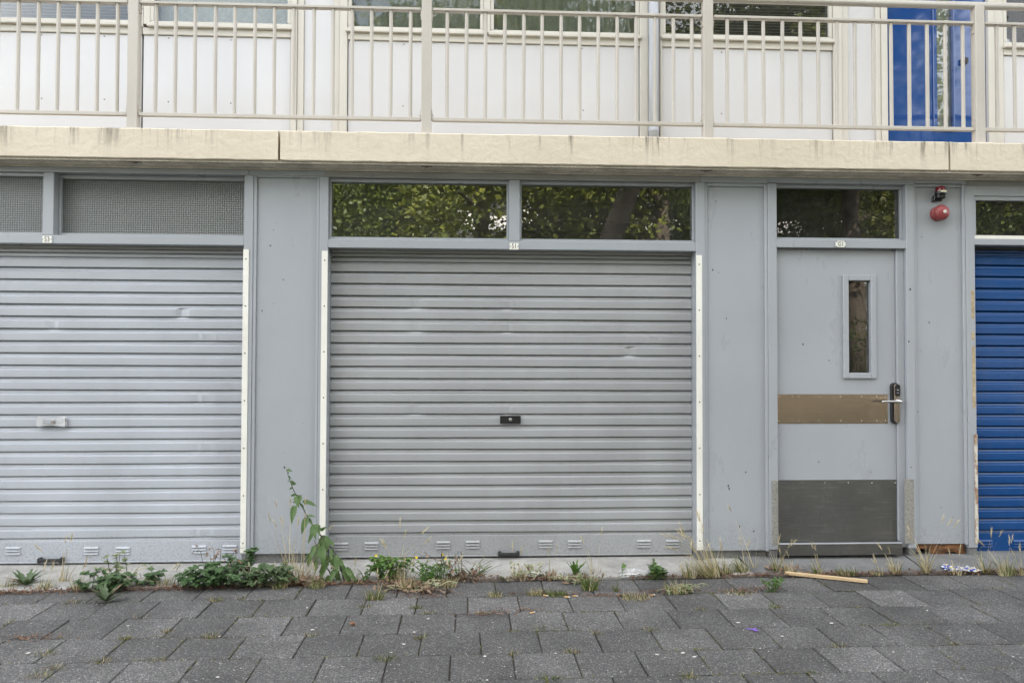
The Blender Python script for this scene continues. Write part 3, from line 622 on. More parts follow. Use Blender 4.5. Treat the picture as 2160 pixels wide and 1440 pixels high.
for px0, px1 in ((640.3, 701.7), (1367.3, 1391.7), (1790.3, 1847.7)): ubx('infill_panel', 'white_upper', px0, px1, ZF+.002, ZT, .02, .06)
dressing(-420, 290, s1, 'blind', 'pale blind in the leftmost gallery window'); 
dressing(733, 1020, s3, 'curtain', 'grey green curtain left of the centre gallery mullion', 'gallery curtains'); dressing(1034, 1349, s4, 'curtain', 'grey green curtain right of the centre gallery mullion', 'gallery curtains')
dressing(1397, 1757, s5, 'blind', 'slatted blind in the gallery window beside the downpipe'); dressing(2118, 2500, zz(2150, 97), 'blind', 'slatted blind right of the blue gallery door')
box('net_backing', 'net', B, xx(320), xx(608), Y1+.16, Y1+.165, s2, ZT, 0)  # pale sheet standing in for the bright sky mirrored in this window
# blue gallery door
GD = empty('gallery_door', (xx(1977), Y1, ZF+.002)); GD.parent = B; tag(GD, 'glossy blue gallery door with a tall narrow glass strip')
gl, gr, q0, q1 = xx(1871.3)-GD.location.x, xx(2082.7)-GD.location.x, xx(1978)-GD.location.x, xx(2013)-GD.location.x
zg0 = zz(1995, 268)-GD.location.z; ht = 5.1-ZF
mb = MB().box(gl, q0, .02, .06, 0, ht, .001).box(q1, gr, .02, .06, 0, ht, .001).box(q0, q1, .0205, .06, 0, zg0, 0); mb.build('leaf', 'blue_door', GD)
MB().box(q0, q1, .045, .05, zg0, ht, 0).build('glass_strip', 'glass_up', GD); MB().box(q0-.01, q1+.01, .075, .08, zg0, ht, 0).build('net_lining', 'net', GD)
for a, b, c, d in ((q0-.035, q0-.0005, zg0-.03, ht), (q1+.0005, q1+.035, zg0-.03, ht), (q0, q1, zg0-.03, zg0-.001)): MB().box(a, b, .004, .0195, c, d, .004).build('glazing_bead', 'blue_door', GD)
kx, kz = xx(2035)-GD.location.x, zz(2035, 129)-GD.location.z
rounded(.055, .055, .014, -.012, .0195).build('door_knob', M['black'], GD, loc=(kx, 0, kz))
box('lintel', 'trim', B, xx(1871.3), xx(2082.7), Y1-.012, Y1+.08, 5.1+.004, ZT, 0)
# screw heads on the white panels, chips and knocks in the grey paint
sh = MB().lathe([(.006, 0), (.005, .0015)], (0, 0, 0), seg=8).mesh('screw_head', 'bracket')
for px, py in ((88, 74), (220, 77), (88, 208), (220, 210), (356, 81), (487, 85), (355, 215), (487, 218), (852, 94), (850, 224), (1105, 101), (1105, 231), (1228, 103), (1230, 233), (1522, 111), (1650, 114), (1522, 240), (1650, 243)):
    q = at(px, py, Y1+.0115); link('screw_head', sh, B, q)
rr = random.Random(31); ch = MB()
CH = [(583, 470, .022), (570, 518, .03), (577, 486, .03), (598, 590, .03), (553, 655, .03), (577, 640, .02), (640, 893, .025), (600, 955, .02), (1503, 569, .03), (1516, 575, .03), (1510, 425, .03), (1533, 671, .025), (1573, 995, .03), (1538, 1030, .03), (1536, 1024, .03), (1694, 726, .055), (1749, 760, .055), (1727, 974, .055), (1837, 995, .055), (1942, 740, .028), (1935, 868, .028), (1985, 1070, .028), (1960, 680, .028), (1944, 500, .028), (1640, 470, 0), (1920, 610, 0), (1922, 985, 0), (1917, 720, 0), (600, 985, .028), (1560, 1110, .028), (1590, 1120, .028), (2010, 1090, .028)]
for px, py, y in CH:
    q = at(px, py, y-.007 if y else -.001); q.y = {0: -.0008}.get(y, .0212 if y < .05 else YD-.0008); s_ = rr.uniform(.003, .008); el = rr.uniform(.5, 2.2); a0 = rr.uniform(0, 6)
    ch.add([q+Vector((math.cos(a0+k*1.05)*s_*rr.uniform(.5, 1.2), 0, math.sin(a0+k*1.05)*s_*el*rr.uniform(.5, 1.2))) for k in range(6)], [(0, 1, 2, 3, 4, 5)])
tag(ch.build('paint_chips', 'rubber', B), kind='stuff')
# downpipe
x = xx(1380)-.02; dpipe = MB().tube([(0, 0, ZS1-.001), (0, 0, 4.3), (0, 0, 5.6)], .041, 18).build('downpipe', 'zinc', B, smooth=True, loc=(x, Y1-.062, 0))
for z in (3.35, 4.6): MB().lathe([(.044, 0), (.044, .03)], (0, 0, z), (0, 0, 1), 18).box(-.01, .01, .04, .07, z, z+.03).build('pipe_clip', 'zinc', dpipe)

# ------------------------------------------------------------------ gallery railing
RAIL = empty('gallery_railing', (0, -.1, ZS1)); tag(RAIL, 'cream painted steel railing with round bars along the gallery', 'railing')
YR = -.1
PX = [X(285, 150, YR)-.015, X(900, 150, YR), X(1492, 150, YR), X(2063, 150, YR)]
sp_ = (PX[3]-PX[1])/2; PX = [PX[1]-2*sp_, PX[1]-sp_]+PX[1:]+[PX[3]+sp_]
PX[1] = X(283, 150, YR)
ztr, zbr, zhr = Z(1080, 26, YR)-.003, Z(1080, 256, YR), Z(2100, 14, YR)
def rp_(name, mb, mat='rail', loc=(0, 0, 0), smooth=False): return mb.build(name, mat, RAIL, smooth, Vector(loc)-RAIL.location)
for x in PX:
    p = rp_('post', MB().box(-.034, .034, -.03, .03, 0, zhr-ZS1-.012, .004), loc=(x, YR, ZS1))
    MB().box(-.06, .06, -.045, .06, -.001, .008, .002).build('base_plate', 'rail', p)
    for sx in (-1, 1):
        for z in (zbr-ZS1+.03, ztr-ZS1-.035):
            MB().box(sx*.0345, sx*.040, -.016, .016, z-.035, z+.035, .001).lathe([(.007, 0), (.006, .008)], (sx*.040, 0, z), (sx, 0, 0), 6).build('lug', 'rail', p)
bar_me = MB().tube([(0, 0, 0), (0, 0, ztr-zbr-.012)], .0128, 12, caps=False).mesh('bar', 'rail', True)
for i in range(len(PX)-1):
    a, b = PX[i]+.041, PX[i+1]-.041
    rp_('top_rail', MB().box(0, b-a, -.022, .022, -.008, .010, .002), loc=(a, YR, ztr)); rp_('bottom_rail', MB().box(0, b-a, -.016, .016, -.012, .012, .002), loc=(a, YR, zbr))
    n = 14; s = (PX[i+1]-PX[i])
    e0, e1_ = .14*s/1.943, .11*s/1.943
    for k in range(n): link('bar', bar_me, RAIL, Vector((PX[i]+e0+(s-e0-e1_)*k/(n-1)+rnd.uniform(-.002, .002), YR, zbr+.006))-RAIL.location).rotation_euler = (0, rnd.gauss(0, .0015), 0)
hr = MB().tube([(XL, 0, 0), (0, 0, 0), (XR, 0, 0)], .026, 16); rp_('handrail', hr, loc=(0, YR, zhr), smooth=True)

# ------------------------------------------------------------------ number plates, alarm devices
def plate(px0, px1, py0, py1, txt, size, label, round_=False):
    a, b = at(px0, py0, -.006), at(px1, py1, -.006); c = (a+b)/2; w, h = b.x-a.x, a.z-b.z
    mb = rounded(w, h, .012 if round_ else .003, -.003, .0035)
    o = mb.build('number_plate', 'enamel', loc=(c.x, -.005, c.z)); tag(o, label, 'sign')
    link('digits', text_mesh(txt, size, 'ink', .72), o, (0, -.0034, 0))
    if not round_:
        for sx in (-1, 1): MB().lathe([(.0032, 0), (.0032, .001)], (0, 0, 0), seg=8).build('pin', 'ink', o, loc=(sx*w*.42, -.003, 0))
    else:
        for sx in (-1, 1):
            for sz in (-1, 1): MB().lathe([(.004, 0), (.004, .001)], (0, 0, 0), seg=8).build('pin', 'rubber', o, loc=(sx*w*.42, -.003, sz*h*.38))
    return o
plate(89.5, 109.5, 497.5, 512.5, '53', .052, 'small white enamel plate reading 53 above the left shutter')
plate(1075, 1094, 512.5, 526.5, '51', .050, 'small cream enamel plate reading 51 above the middle shutter')
plate(1763, 1784, 508, 521.5, 'G1', .046, 'small oval white plate reading G1 above the grey door', True)
YP = .022
q = at(1981, 450, YP-.03); bell = empty('alarm_bell', (q.x, YP, q.z)); tag(bell, 'round red alarm bell on the narrow grey panel', 'alarm bell')
MB().lathe([(.05, 0), (.052, .004), (.052, .032), (.047, .036)], (0, 0, 0), seg=28).build('base', 'red', bell, smooth=False)
MB().lathe([(.044, .034), (.044, .047)], (0, 0, 0), seg=28).build('gap_ring', 'black', bell)
MB().lathe([(.052, .047), (.056, .052), (.0555, .062), (.050, .074), (.040, .085), (.026, .092), (.010, .095), (.0, .0952)], (0, 0, 0), seg=32).build('gong', 'red', bell, smooth=True)
MB().lathe([(.011, .094), (.011, .099), (.009, .100)], (0, 0, 0), seg=16).build('centre_cap', 'enamel', bell); MB().lathe([(.0035, .1), (.0035, .101)], (0, 0, 0), seg=8).build('screw_head', 'ink', bell)
q = at(1981, 408, YP-.035); be = empty('alarm_beacon', (q.x, YP, q.z)); tag(be, 'black alarm beacon with dark red lens above the red bell', 'alarm beacon')
MB().box(-.032, .030, -.028, -.0005, -.052, -.012, .004).box(-.040, -.020, -.018, -.0005, -.056, -.030, .004).build('bracket', 'black', be)
MB().box(-.028, .03, -.068, -.026, -.040, -.008, .006).build('housing', 'black', be)
MB().lathe([(.036, -.012), (.037, -.008), (.037, .010), (.034, .013)], (0, -.048, 0), (0, 0, 1), 24).build('collar', 'black', be)
MB().lathe([(.033, .012), (.033, .030), (.029, .041), (.018, .046), (0, .047)], (0, -.048, 0), (0, 0, 1), 24).build('lens', 'red_lens', be, smooth=True)
vs = []
for k in range(9): a = R(-62+k*15.5); vs += [(.0385*math.sin(a)+.003, -.048-.0385*math.cos(a), -.0), (.0385*math.sin(a)+.003, -.048-.0385*math.cos(a), .013)]
MB().add(vs, [(k*2, k*2+2, k*2+3, k*2+1) for k in range(8)]).build('label_strip', 'label', be)

# ------------------------------------------------------------------ weeds
def leaf(mb, base, dirv, up, L, W, curl=.25, mi=0, fold=.2, serr=0.0, seg=4):
    d = Vector(dirv).normalized(); u = Vector(up); s = d.cross(u)
    if s.length < 1e-3: s = d.cross(Vector((1, 0, 0)))
    s.normalize(); n = s.cross(d).normalized(); base = Vector(base); vs, fs = [], []
    for i in range(seg+1):
        t = i/seg; w = W*.5*(math.sin(math.pi*min(1, t**.75))**.9 if 0 < t < 1 else .04)*(1+serr*(1 if i % 2 else -1))
        c = base+d*(L*t)-n*(curl*L*t*t)
        vs += [c-s*w+n*fold*w, c, c+s*w+n*fold*w]
    for i in range(seg): a = i*3; fs += [(a, a+1, a+4, a+3), (a+1, a+2, a+5, a+4)]
    mb.add(vs, fs, mi)
def blade(mb, base, lean, L, W, bend, mi=0, seg=4, taper=.92):
    base = Vector(base); h = Vector((lean[0], lean[1], 0)); side = Vector((-h.y, h.x, 0)); side = side.normalized() if side.length > 1e-4 else Vector((1, 0, 0))
    side = (side*.6+Vector((1, 0, 0))*.6).normalized(); vs, fs = [], []; p = base.copy(); d = (Vector((0, 0, 1))+h).normalized(); tip = None
    for i in range(seg+1):
        t = i/seg; w = W*.5*(1-t*taper); vs += [p-side*w, p+side*w]
        p = p+d*(L/seg); d = (d+h*bend/seg*2+Vector((0, 0, -bend*.45/seg))*t).normalized()
    for i in range(seg): fs.append((i*2, i*2+1, i*2+3, i*2+2))
    mb.add(vs, fs, mi); return p, d
def ear(mb, p, d, L, mi, rr):
    for k in range(12):
        t = k/12; q = p+d*(L*t); s = Vector((rr.gauss(0, 1), rr.gauss(0, 1), rr.gauss(0, 1))); s = (s-d*s.dot(d)).normalized()
        w = .002; e = q+(d*1.6+s*.55)*L*.42; o_ = d.cross(s)*w; mb.add([q-o_, q+o_, e], [(0, 1, 2)], mi)
        leaf(mb, q, d*1.4+s*.4, s, L*.28, L*.09, 0, mi, seg=2)
def grass_tuft(px, py, h, n, label, dry=.5, lean=(0, 0), spread=.05, ears=0, z=.012, W=.006, group=None, soil=True, name='grass_tuft', wide=.25):
    rr = random.Random(int(px*7+py)); c = gnd(px, py, z); mb = MB()
    for k in range(int(n*2.2)):
        a = rr.uniform(0, 6.28); r = spread*rr.random()**.6; lx = lean[0]+math.cos(a)*wide*rr.random()*2.6+rr.gauss(0, .26); ly = lean[1]+math.sin(a)*wide*rr.random()*1.4
        L = h*rr.uniform(.35, 1.0)
        blade(mb, (math.cos(a)*r, math.sin(a)*r*.6, -.01), (lx, ly), L, W*rr.uniform(.6, 1.2), rr.uniform(.2, 1.8), 1 if rr.random() < dry else 0, 6)
    for k in range(ears):
        a = rr.uniform(0, 6.28); lx = lean[0]*1.3+rr.gauss(0, .26); ly = lean[1]+rr.gauss(0, .08)
        p, d = blade(mb, (math.cos(a)*spread*.5, math.sin(a)*spread*.3, -.01), (lx, ly), h*rr.uniform(.8, 1.25), .0046, rr.uniform(.1, .5), 1, 6, .35); ear(mb, p, d, rr.uniform(.04, .06), 1, rr)
    if soil:
        for k in range(int(14+spread*260)):
            a = rr.uniform(0, 6.28); r = spread*1.3*rr.random()**.5
            leaf(mb, (math.cos(a)*r, math.sin(a)*r*.6, rr.uniform(-.008, .004)), (rr.gauss(0, 1), rr.gauss(0, 1), rr.uniform(0, .5)), (0, 0, 1), rr.uniform(.008, .02), .005, .2, 2, seg=2)
    o = mb.build(name, ['greengrass', 'straw', 'litter'], loc=c); return tag(o, label, 'grass', group)
def weed(px, py, w, h, n, mat, label, name='weed', cat='weed', lsize=.035, stems=8, ratio=.6, z=.012, serr=.25, flowers=0, depth=.1, droop=.2, lean=0.0, stem_mat='stem'):
    """a small bushy plant: several stems with leaves all along them"""
    rr = random.Random(int(px*3+py)); c = gnd(px, py, z); root = empty(name, c); tag(root, label, cat); st, fo, fl = MB(), MB(), MB()
    tips = []
    for k in range(stems):
        tx, ty, tz = rr.uniform(-w/2, w/2)+lean*h, rr.uniform(-depth, depth*.55), h*rr.uniform(.45, 1)*(1-.35*rr.random())
        b0_ = Vector((tx*.25+rr.uniform(-w*.12, w*.12), ty*.3, -.01)); pts = [b0_.lerp(Vector((tx, ty, tz)), t)+Vector((rr.gauss(0, .006), rr.gauss(0, .006), .25*h*t*(1-t))) for t in (0, .35, .7, 1)]
        st.tube(pts, [.0028, .0024, .0018, .0012], 5); tips.append(pts)
    for k in range(n):
        pts = rr.choice(tips); t = rr.random()**.7*2.98; i = int(t); p = pts[i].lerp(pts[min(3, i+1)], t-i)
        a = rr.uniform(0, 6.28); L = lsize*rr.uniform(.5, 1.25)
        leaf(fo, p, (math.cos(a), math.sin(a)-.25, rr.uniform(-.4, .6)), (0, -.25, 1), L, L*ratio, droop*rr.uniform(.3, 1.6), 0, rr.uniform(.05, .35), serr)
    for k in range(flowers):
        p = tips[k % len(tips)][3]+Vector((0, -.01, .02))
        for q in range(9): leaf(fl, p, (math.cos(q*.7), -.4, math.sin(q*.7)), (0, -1, 0), .011, .006, 0, 0, seg=2)
    st.build('stem', stem_mat, root); fo.build('foliage', mat, root)
    if flowers: fl.build('flower', 'yellow', root)
    return root
def rosette(px, py, n, L, label, mat='ivy', up=.5, z=.006):
    rr = random.Random(int(px+py)); c = gnd(px, py, z); root = empty('dandelion', c); tag(root, label, 'weed')
    for k in range(n):
        mb = MB(); a = rr.uniform(0, 6.28); l = L*rr.uniform(.6, 1.1); leaf(mb, (0, 0, 0), (math.cos(a), math.sin(a)*.7-.15, up*rr.uniform(.5, 2.4)), (0, 0, 1), l, l*.27, .16, 0, .25, .35, 8)
        mb.build('leaf', mat if rr.random() < .8 else 'deadleaf', root)
    return root
# nettle: two leaning stems with individual toothed leaves
NB = at(712, 1221, -.33); NB.z = .008; NT = empty('nettle', NB); tag(NT, 'tall leaning green nettle in front of the pale guard strip', 'nettle')
def nleaf(seed):
    mb = MB(); rr = random.Random(seed); seg = 12; vs, fs = [], []
    for i in range(seg+1):
        t = i/seg; w = .5*(.62*math.sin(math.pi*t**.62)**.85 if 0 < t < 1 else .02)*(1+(.13 if i % 2 else -.10)); z = -.30*t*t+.02*math.sin(t*9+seed)
        vs += [(t, -w, z+.22*w), (t, -w*.5, z+.05*w), (t, 0, z), (t, w*.5, z+.05*w), (t, w, z+.22*w)]
    for i in range(seg):
        for k in range(4): a = i*5+k; fs.append((a, a+1, a+6, a+5))
    return mb.add(vs, fs).mesh('leaf', 'nettle', True)
nlm = [nleaf(k) for k in range(3)]
def put_leaf(parent, base, tip, size=None, roll=0.0, me=None):
    b, t = Vector(base), Vector(tip); d = t-b; L = d.length; d.normalize(); s = d.cross(Vector((0, -.85, .5))).normalized(); n = s.cross(d)
    Mx = Matrix((d, s, n)).transposed().to_4x4() @ Matrix.Rotation(roll, 4, 'X'); o = link('leaf', me or rnd.choice(nlm), parent)
    L2 = L*1.05; o.matrix_basis = Matrix.Translation(b-parent.location) @ Mx @ Matrix.Diagonal((L2, L2*(size or .85), L2, 1)); return o
stem1 = [(728, 1206), (714, 1178), (700, 1156), (677, 1129), (657, 1104), (634, 1062), (619, 1033), (609, 1006), (604, 988)]
stem2 = [(706, 1218), (694, 1203), (682, 1188), (670, 1160), (663, 1138)]
def ypl(py): return -.33+.14*max(0, (1220-py)/235)
sm = MB(); p1 = [at(a, b, ypl(b)) for a, b in stem1]; p1[0] = Vector((p1[0].x, -.33, .0)); p2 = [at(a, b, ypl(b)-.01) for a, b in stem2]; p2[0].z = 0
sm.tube([p-NB for p in p1], [.006, .0055, .005, .0045, .004, .0034, .0028, .002, .0012], 7); sm.tube([p-NB for p in p2], [.005, .0045, .004, .003, .002], 7); sm.build('stem', 'darkstem', NT, smooth=True)
NL = [((638, 1048), (622, 1068)), ((624, 1046), (627, 1066)), ((622, 1066), (614, 1098)), ((638, 1057), (664, 1061)), ((648, 1090), (636, 1120)), ((650, 1088), (662, 1086)), ((652, 1092), (657, 1106)), ((664, 1106), (653, 1126)), ((668, 1104), (662, 1132)), ((670, 1106), (674, 1124)), ((660, 1122), (651, 1142)), ((676, 1118), (686, 1112)),
      ((684, 1128), (675, 1168)), ((688, 1130), (692, 1160)), ((694, 1140), (703, 1146)), ((672, 1146), (664, 1180)), ((678, 1150), (682, 1190)), ((664, 1150), (655, 1176)), ((690, 1170), (679, 1214)), ((698, 1168), (706, 1200)), ((668, 1180), (664, 1204)), ((684, 1196), (673, 1222)), ((708, 1170), (713, 1205)), ((714, 1172), (700, 1200)), ((716, 1178), (724, 1196)), ((720, 1190), (728, 1216)), ((708, 1196), (716, 1236)), ((706, 1200), (697, 1224)), ((694, 1212), (686, 1236)), ((680, 1216), (672, 1234)), ((690, 1222), (691, 1242)), ((728, 1198), (740, 1230)), ((730, 1196), (748, 1222)), ((716, 1200), (735, 1205)), ((700, 1156), (697, 1178)), ((655, 1165), (650, 1192)), ((692, 1186), (672, 1206))]
for b, t in NL:
    k = rnd.uniform(-.05, .03); put_leaf(NT, at(*b, ypl(b[1])+k), at(*t, ypl(t[1])+k-rnd.uniform(.01, .05)), rnd.uniform(.48, .72), rnd.uniform(-.6, .6))
for k in range(22):
    t = rnd.uniform(0, .99); i = int(t*3); a, b = p1[5+i], p1[min(8, 6+i)]; p = a.lerp(b, t*3-i); s = rnd.choice((-1, 1)); put_leaf(NT, p, p+Vector((s*rnd.uniform(.012, .035), rnd.uniform(-.03, .02), rnd.uniform(-.018, .012))), .8, rnd.uniform(-.8, .8))
# bramble mats: arching stems with three-part leaves
def bramble(px, py, w, h, n, label, mat='bramble', z=.012, name='bramble', ls=.036, dep=.11):
    rr = random.Random(int(px)); c = gnd(px, py, z); root = empty(name, c); tag(root, label, 'bramble' if name == 'bramble' else 'weed'); st, fo = MB(), MB()
    for k in range(max(6, n//3)):
        x0 = rr.uniform(-w*.4, w*.4); x1 = x0+rr.uniform(-w*.35, w*.35); zz_ = h*rr.uniform(.3, 1); y1 = rr.uniform(-dep, dep*.6)
        pts = [Vector((x0+(x1-x0)*t, y1*t, -.008+zz_*math.sin(math.pi*.62*t)*1.0)) for t in (0, .25, .5, .75, 1)]; st.tube(pts, [.0025, .0023, .002, .0016, .001], 5)
        for q in range(6):
            t = rr.uniform(.2, 1)*3.99; i = int(t); p = pts[i].lerp(pts[i+1], t-i); a = rr.uniform(0, 6.28)
            for da in (-.95, 0, .95):
                L = ls*rr.uniform(.55, 1.1)*(1.15 if da == 0 else .9); leaf(fo, p, (math.cos(a+da), math.sin(a+da)-.3, rr.uniform(-.25, .5)), (0, -.3, 1), L, L*.66, .22, 0, .18, .18, 5)
    st.build('stem', 'darkstem', root); fo.build('foliage', mat, root); return root
bramble(452, 1236, .50, .15, 150, 'largest dark green bramble patch, left of the narrow panel foot'); bramble(492, 1226, .28, .22, 70, 'raised bramble clump leaning on the left shutter corner')
bramble(222, 1243, .30, .13, 80, 'dark bramble tuft left of the trailing one below the left shutter'); bramble(312, 1230, .20, .10, 34, 'small trailing bramble sprig between two larger patches')
bramble(562, 1234, .34, .14, 110, 'pale ivy-like weed mat at the narrow panel foot', 'ivy', name='ivy_mat', ls=.036)
bramble(250, 1222, .16, .22, 14, 'thin straggly stems with few leaves below the left shutter', 'pale_leaf', name='straggly_weed', ls=.03)
grass_tuft(625, 1226, .36, 34, 'tall bleached grass clump beside the nettle', .93, (-.05, 0), .09, 9, wide=.18)
weed(818, 1222, .26, .23, 240, 'bright', 'bright green bushy weed behind the tall straw stems', lsize=.04, stems=11, flowers=1)
grass_tuft(838, 1222, .24, 46, 'straw grass clump between the two bushy weeds', .8, (.02, 0), .05, 6, wide=.2)
weed(905, 1226, .36, .18, 420, 'bright', 'dense green weed with yellow flowers below the middle shutter', lsize=.026, stems=22, ratio=.5, flowers=3)
weed(770, 1222, .12, .12, 26, 'nettle', 'small brownish sprout right of the nettle', lsize=.032, stems=5)
weed(1000, 1214, .40, .13, 34, 'pale_leaf', 'wiry tangled stems right of the yellow-flowered weed', name='wiry_weed', lsize=.02, stems=16, lean=.2)
grass_tuft(790, 1260, .10, 60, 'grass tuft with a yellow flower on the pavement edge', .35, (0, 0), .05, 2)
rosette(55, 1234, 22, .125, 'dandelion at the far left edge below the left shutter'); rosette(222, 1268, 20, .115, 'dandelion growing out of the pavers near the bramble', up=.7)
rosette(1062, 1222, 7, .09, 'limp pale-leaved dandelion left of the white cord', 'pale_leaf', .4); rosette(1122, 1214, 8, .11, 'drooping grey-green dandelion around the white cord', 'pale_leaf', .9)
rosette(1212, 1214, 9, .13, 'upright dandelion with toothed leaves below the right-hand vents', 'bright', 1.7); rosette(1225, 1226, 6, .11, 'wilted pale rosette fallen over the pavement joint', 'pale_leaf', .2)
weed(1383, 1214, .15, .12, 80, 'nettle', 'compact leafy seedling beside the clear wrap', lsize=.045, stems=8, ratio=.62); weed(1318, 1212, .07, .10, 12, 'bright', 'thin two-leaved sprout left of the clear wrap', lsize=.035, stems=3)
grass_tuft(1500, 1212, .27, 80, 'large feathery wall barley leaning left at the shutter corner', .72, (-.38, .05), .07, 16, wide=.3)
grass_tuft(1566, 1206, .16, 60, 'green grass tuft with dry tops under the right panel', .4, (-.1, 0), .045, 2); grass_tuft(1592, 1200, .30, 3, 'single tall rye grass stalk in front of the right panel', 1, (0, 0), .008, 1, soil=False, wide=.03)
grass_tuft(1640, 1204, .17, 24, 'dry grass at the left post of the grey door', .6, (0, 0), .03, 3); weed(1625, 1243, .17, .10, 90, 'bright', 'feathery green weed beside the timber batten', lsize=.03, stems=12, ratio=.4)
grass_tuft(1725, 1208, .12, 26, 'small tuft in front of the door threshold, behind the batten', .5, (.05, 0), .03, 2); grass_tuft(1785, 1208, .07, 60, 'low wide green tuft in front of the door threshold', .35, (0, 0), .07, 0)
grass_tuft(1890, 1206, .14, 34, 'straw tuft under the right end of the door threshold', .85, (-.05, 0), .03, 2, wide=.35); grass_tuft(1955, 1204, .24, 30, 'tall straw tuft right of the door corner guard', .85, (.0, 0), .03, 5)
grass_tuft(2080, 1204, .18, 26, 'straw tuft at the foot of the rusty strip', .8, (.08, 0), .04, 3); grass_tuft(2122, 1210, .17, 44, 'green grass tuft in front of the blue shutter', .55, (0, 0), .045, 3)
grass_tuft(133, 1226, .20, 10, 'tall single straw stems in front of the left pull handle', .95, (-.06, 0), .03, 3); grass_tuft(15, 1238, .10, 24, 'low yellowed tuft at the left picture edge', .7, (0, 0), .05, 0)
grass_tuft(1430, 1246, .10, 70, 'dense brown-green tuft on the first paver joint', .6, (0, 0), .07, 1); grass_tuft(1245, 1240, .13, 80, 'fine feathery green tuft in front of the wilted rosette', .2, (0, 0), .05, 0)
grass_tuft(1175, 1252, .055, 70, 'short dark green tuft between cigarette ends', .1, (0, 0), .07, 0); grass_tuft(1130, 1250, .06, 40, 'brown mossy tuft left of the cigarette ends', .8, (0, 0), .05, 0)
grass_tuft(1045, 1254, .05, 40, 'small grey-green tuft with a white petal beside it', .4, (0, 0), .045, 0); grass_tuft(1300, 1243, .09, 12, 'thin green sprig on the sunken paver joint', .1, (0, 0), .02, 0)
grass_tuft(1342, 1258, .05, 60, 'flat brown and green tuft in the first joint', .75, (0, 0), .09, 0); grass_tuft(1560, 1247, .03, 40, 'flat mossy strip right of the dense tuft', .6, (0, 0), .1, 0)
def tangle(px, py, w, h, n, label, mat='straw'):
    rr = random.Random(int(px)+5); c = gnd(px, py, .012); root = empty('dry_tangle', c); tag(root, label, 'weed'); mb, lf = MB(), MB()
    for k in range(n):
        x = rr.uniform(-w/2, w/2)*.5; dx = rr.uniform(-w/2, w/2); y = rr.uniform(-.05, .04); hh = h*rr.uniform(.3, 1)
        pts = [Vector((x+dx*t+.012*math.sin(t*7+k), y+rr.gauss(0, .008)-.04*t, -.008+hh*math.sin(t*(1.3+.9*rr.random())))) for t in [q/6 for q in range(7)]]; mb.tube(pts, [.0022-.0002*q for q in range(7)], 4)
        for q in range(3):
            p = rr.choice(pts[2:]); leaf(lf, p, (rr.gauss(0, 1), rr.gauss(-.3, .5), rr.gauss(0, .6)), (0, -.3, 1), .026*rr.uniform(.5, 1.3), .014, .4, 0, .3, .2)
    mb.build('stem', mat, root); lf.build('foliage', 'pale_leaf' if mat == 'straw' else 'deadleaf', root)
tangle(265, 1232, .34, .14, 22, 'tangled thin runners between the two bramble tufts'); tangle(470, 1226, .30, .26, 14, 'leggy dark stalks rising above the largest bramble', 'darkstem'); tangle(555, 1230, .30, .12, 22, 'dry tangle over the ivy-like mat'); tangle(880, 1240, .36, .07, 12, 'brown trailing tangle in front of the bushy weeds'); tangle(960, 1222, .40, .20, 16, 'arching wiry stems below the second vents', 'darkstem'); tangle(1105, 1218, .26, .13, 14, 'pale curled stems around the looped cord'); tangle(1215, 1222, .24, .06, 14, 'limp fallen stems at the wilted rosette'); tangle(1440, 1242, .28, .05, 18, 'flattened dead stems on the dense brown-green tuft')
for px, py, h, n_, dr, lab in ((95, 1240, .09, 34, .6, 'yellow-green tuft right of the left-edge dandelion'), (165, 1240, .11, 30, .7, 'straw-coloured tuft left of the first bramble'), (350, 1234, .10, 30, .5, 'low tuft left of the largest bramble patch'), (590, 1236, .09, 40, .3, 'green tuft between the ivy-like mat and bleached clump'), (668, 1236, .10, 36, .35, 'bright low grass at the foot of the nettle'), (745, 1226, .10, 24, .5, 'thin grass right of the nettle'), (860, 1240, .12, 60, .75, 'brown matted grass in front of the yellow-flowered weed'), (945, 1234, .10, 50, .8, 'dry trailing grass below the second pair of vents'), (1090, 1216, .12, 22, .9, 'pale dry stalks left of the looped cord'), (1160, 1216, .11, 20, .8, 'thin dry stalks right of the looped cord'), (1255, 1210, .20, 7, .5, 'two upright green grass stalks below the right vents'), (1455, 1214, .15, 40, .7, 'barley tuft left of the large feathery one'), (1530, 1208, .14, 44, .6, 'grass between the feathery barley and the green tuft'), (1668, 1206, .10, 26, .8, 'dry tuft behind the left end of the batten'), (1850, 1208, .06, 22, .7, 'sparse tuft under the middle of the door threshold'), (2020, 1208, .10, 18, .8, 'thin straws behind the printed wrapper'), (2148, 1208, .12, 26, .7, 'straw tuft at the right picture edge')):
    grass_tuft(px, py, h, n_, lab, dr, (rnd.uniform(-.15, .15), 0), .05, 2)
for px, py in ((22, 1312), (50, 1346), (118, 1346), (92, 1380), (112, 1408), (85, 1425), (295, 1302), (263, 1347), (350, 1332), (445, 1343), (325, 1393), (212, 1394), (455, 1266), (655, 1338), (770, 1279), (878, 1282), (888, 1345), (1082, 1330), (1140, 1326), (1085, 1380), (1208, 1374), (1258, 1335), (1372, 1328), (1480, 1284), (1635, 1280), (1880, 1320), (1770, 1362), (2010, 1357), (1720, 1421), (815, 1390), (1160, 1432), (905, 1292), (515, 1262), (1455, 1428), (150, 1270), (1020, 1292)):
    grass_tuft(px, py, rnd.uniform(.03, .06), rnd.randint(30, 64), 'tiny grass tuft sprouting from a joint between grey pavers', rnd.uniform(.2, .55), (0, 0), rnd.uniform(.025, .05), 0, z=-.002, W=.0055, group='tiny tufts in the paver joints', wide=.6)

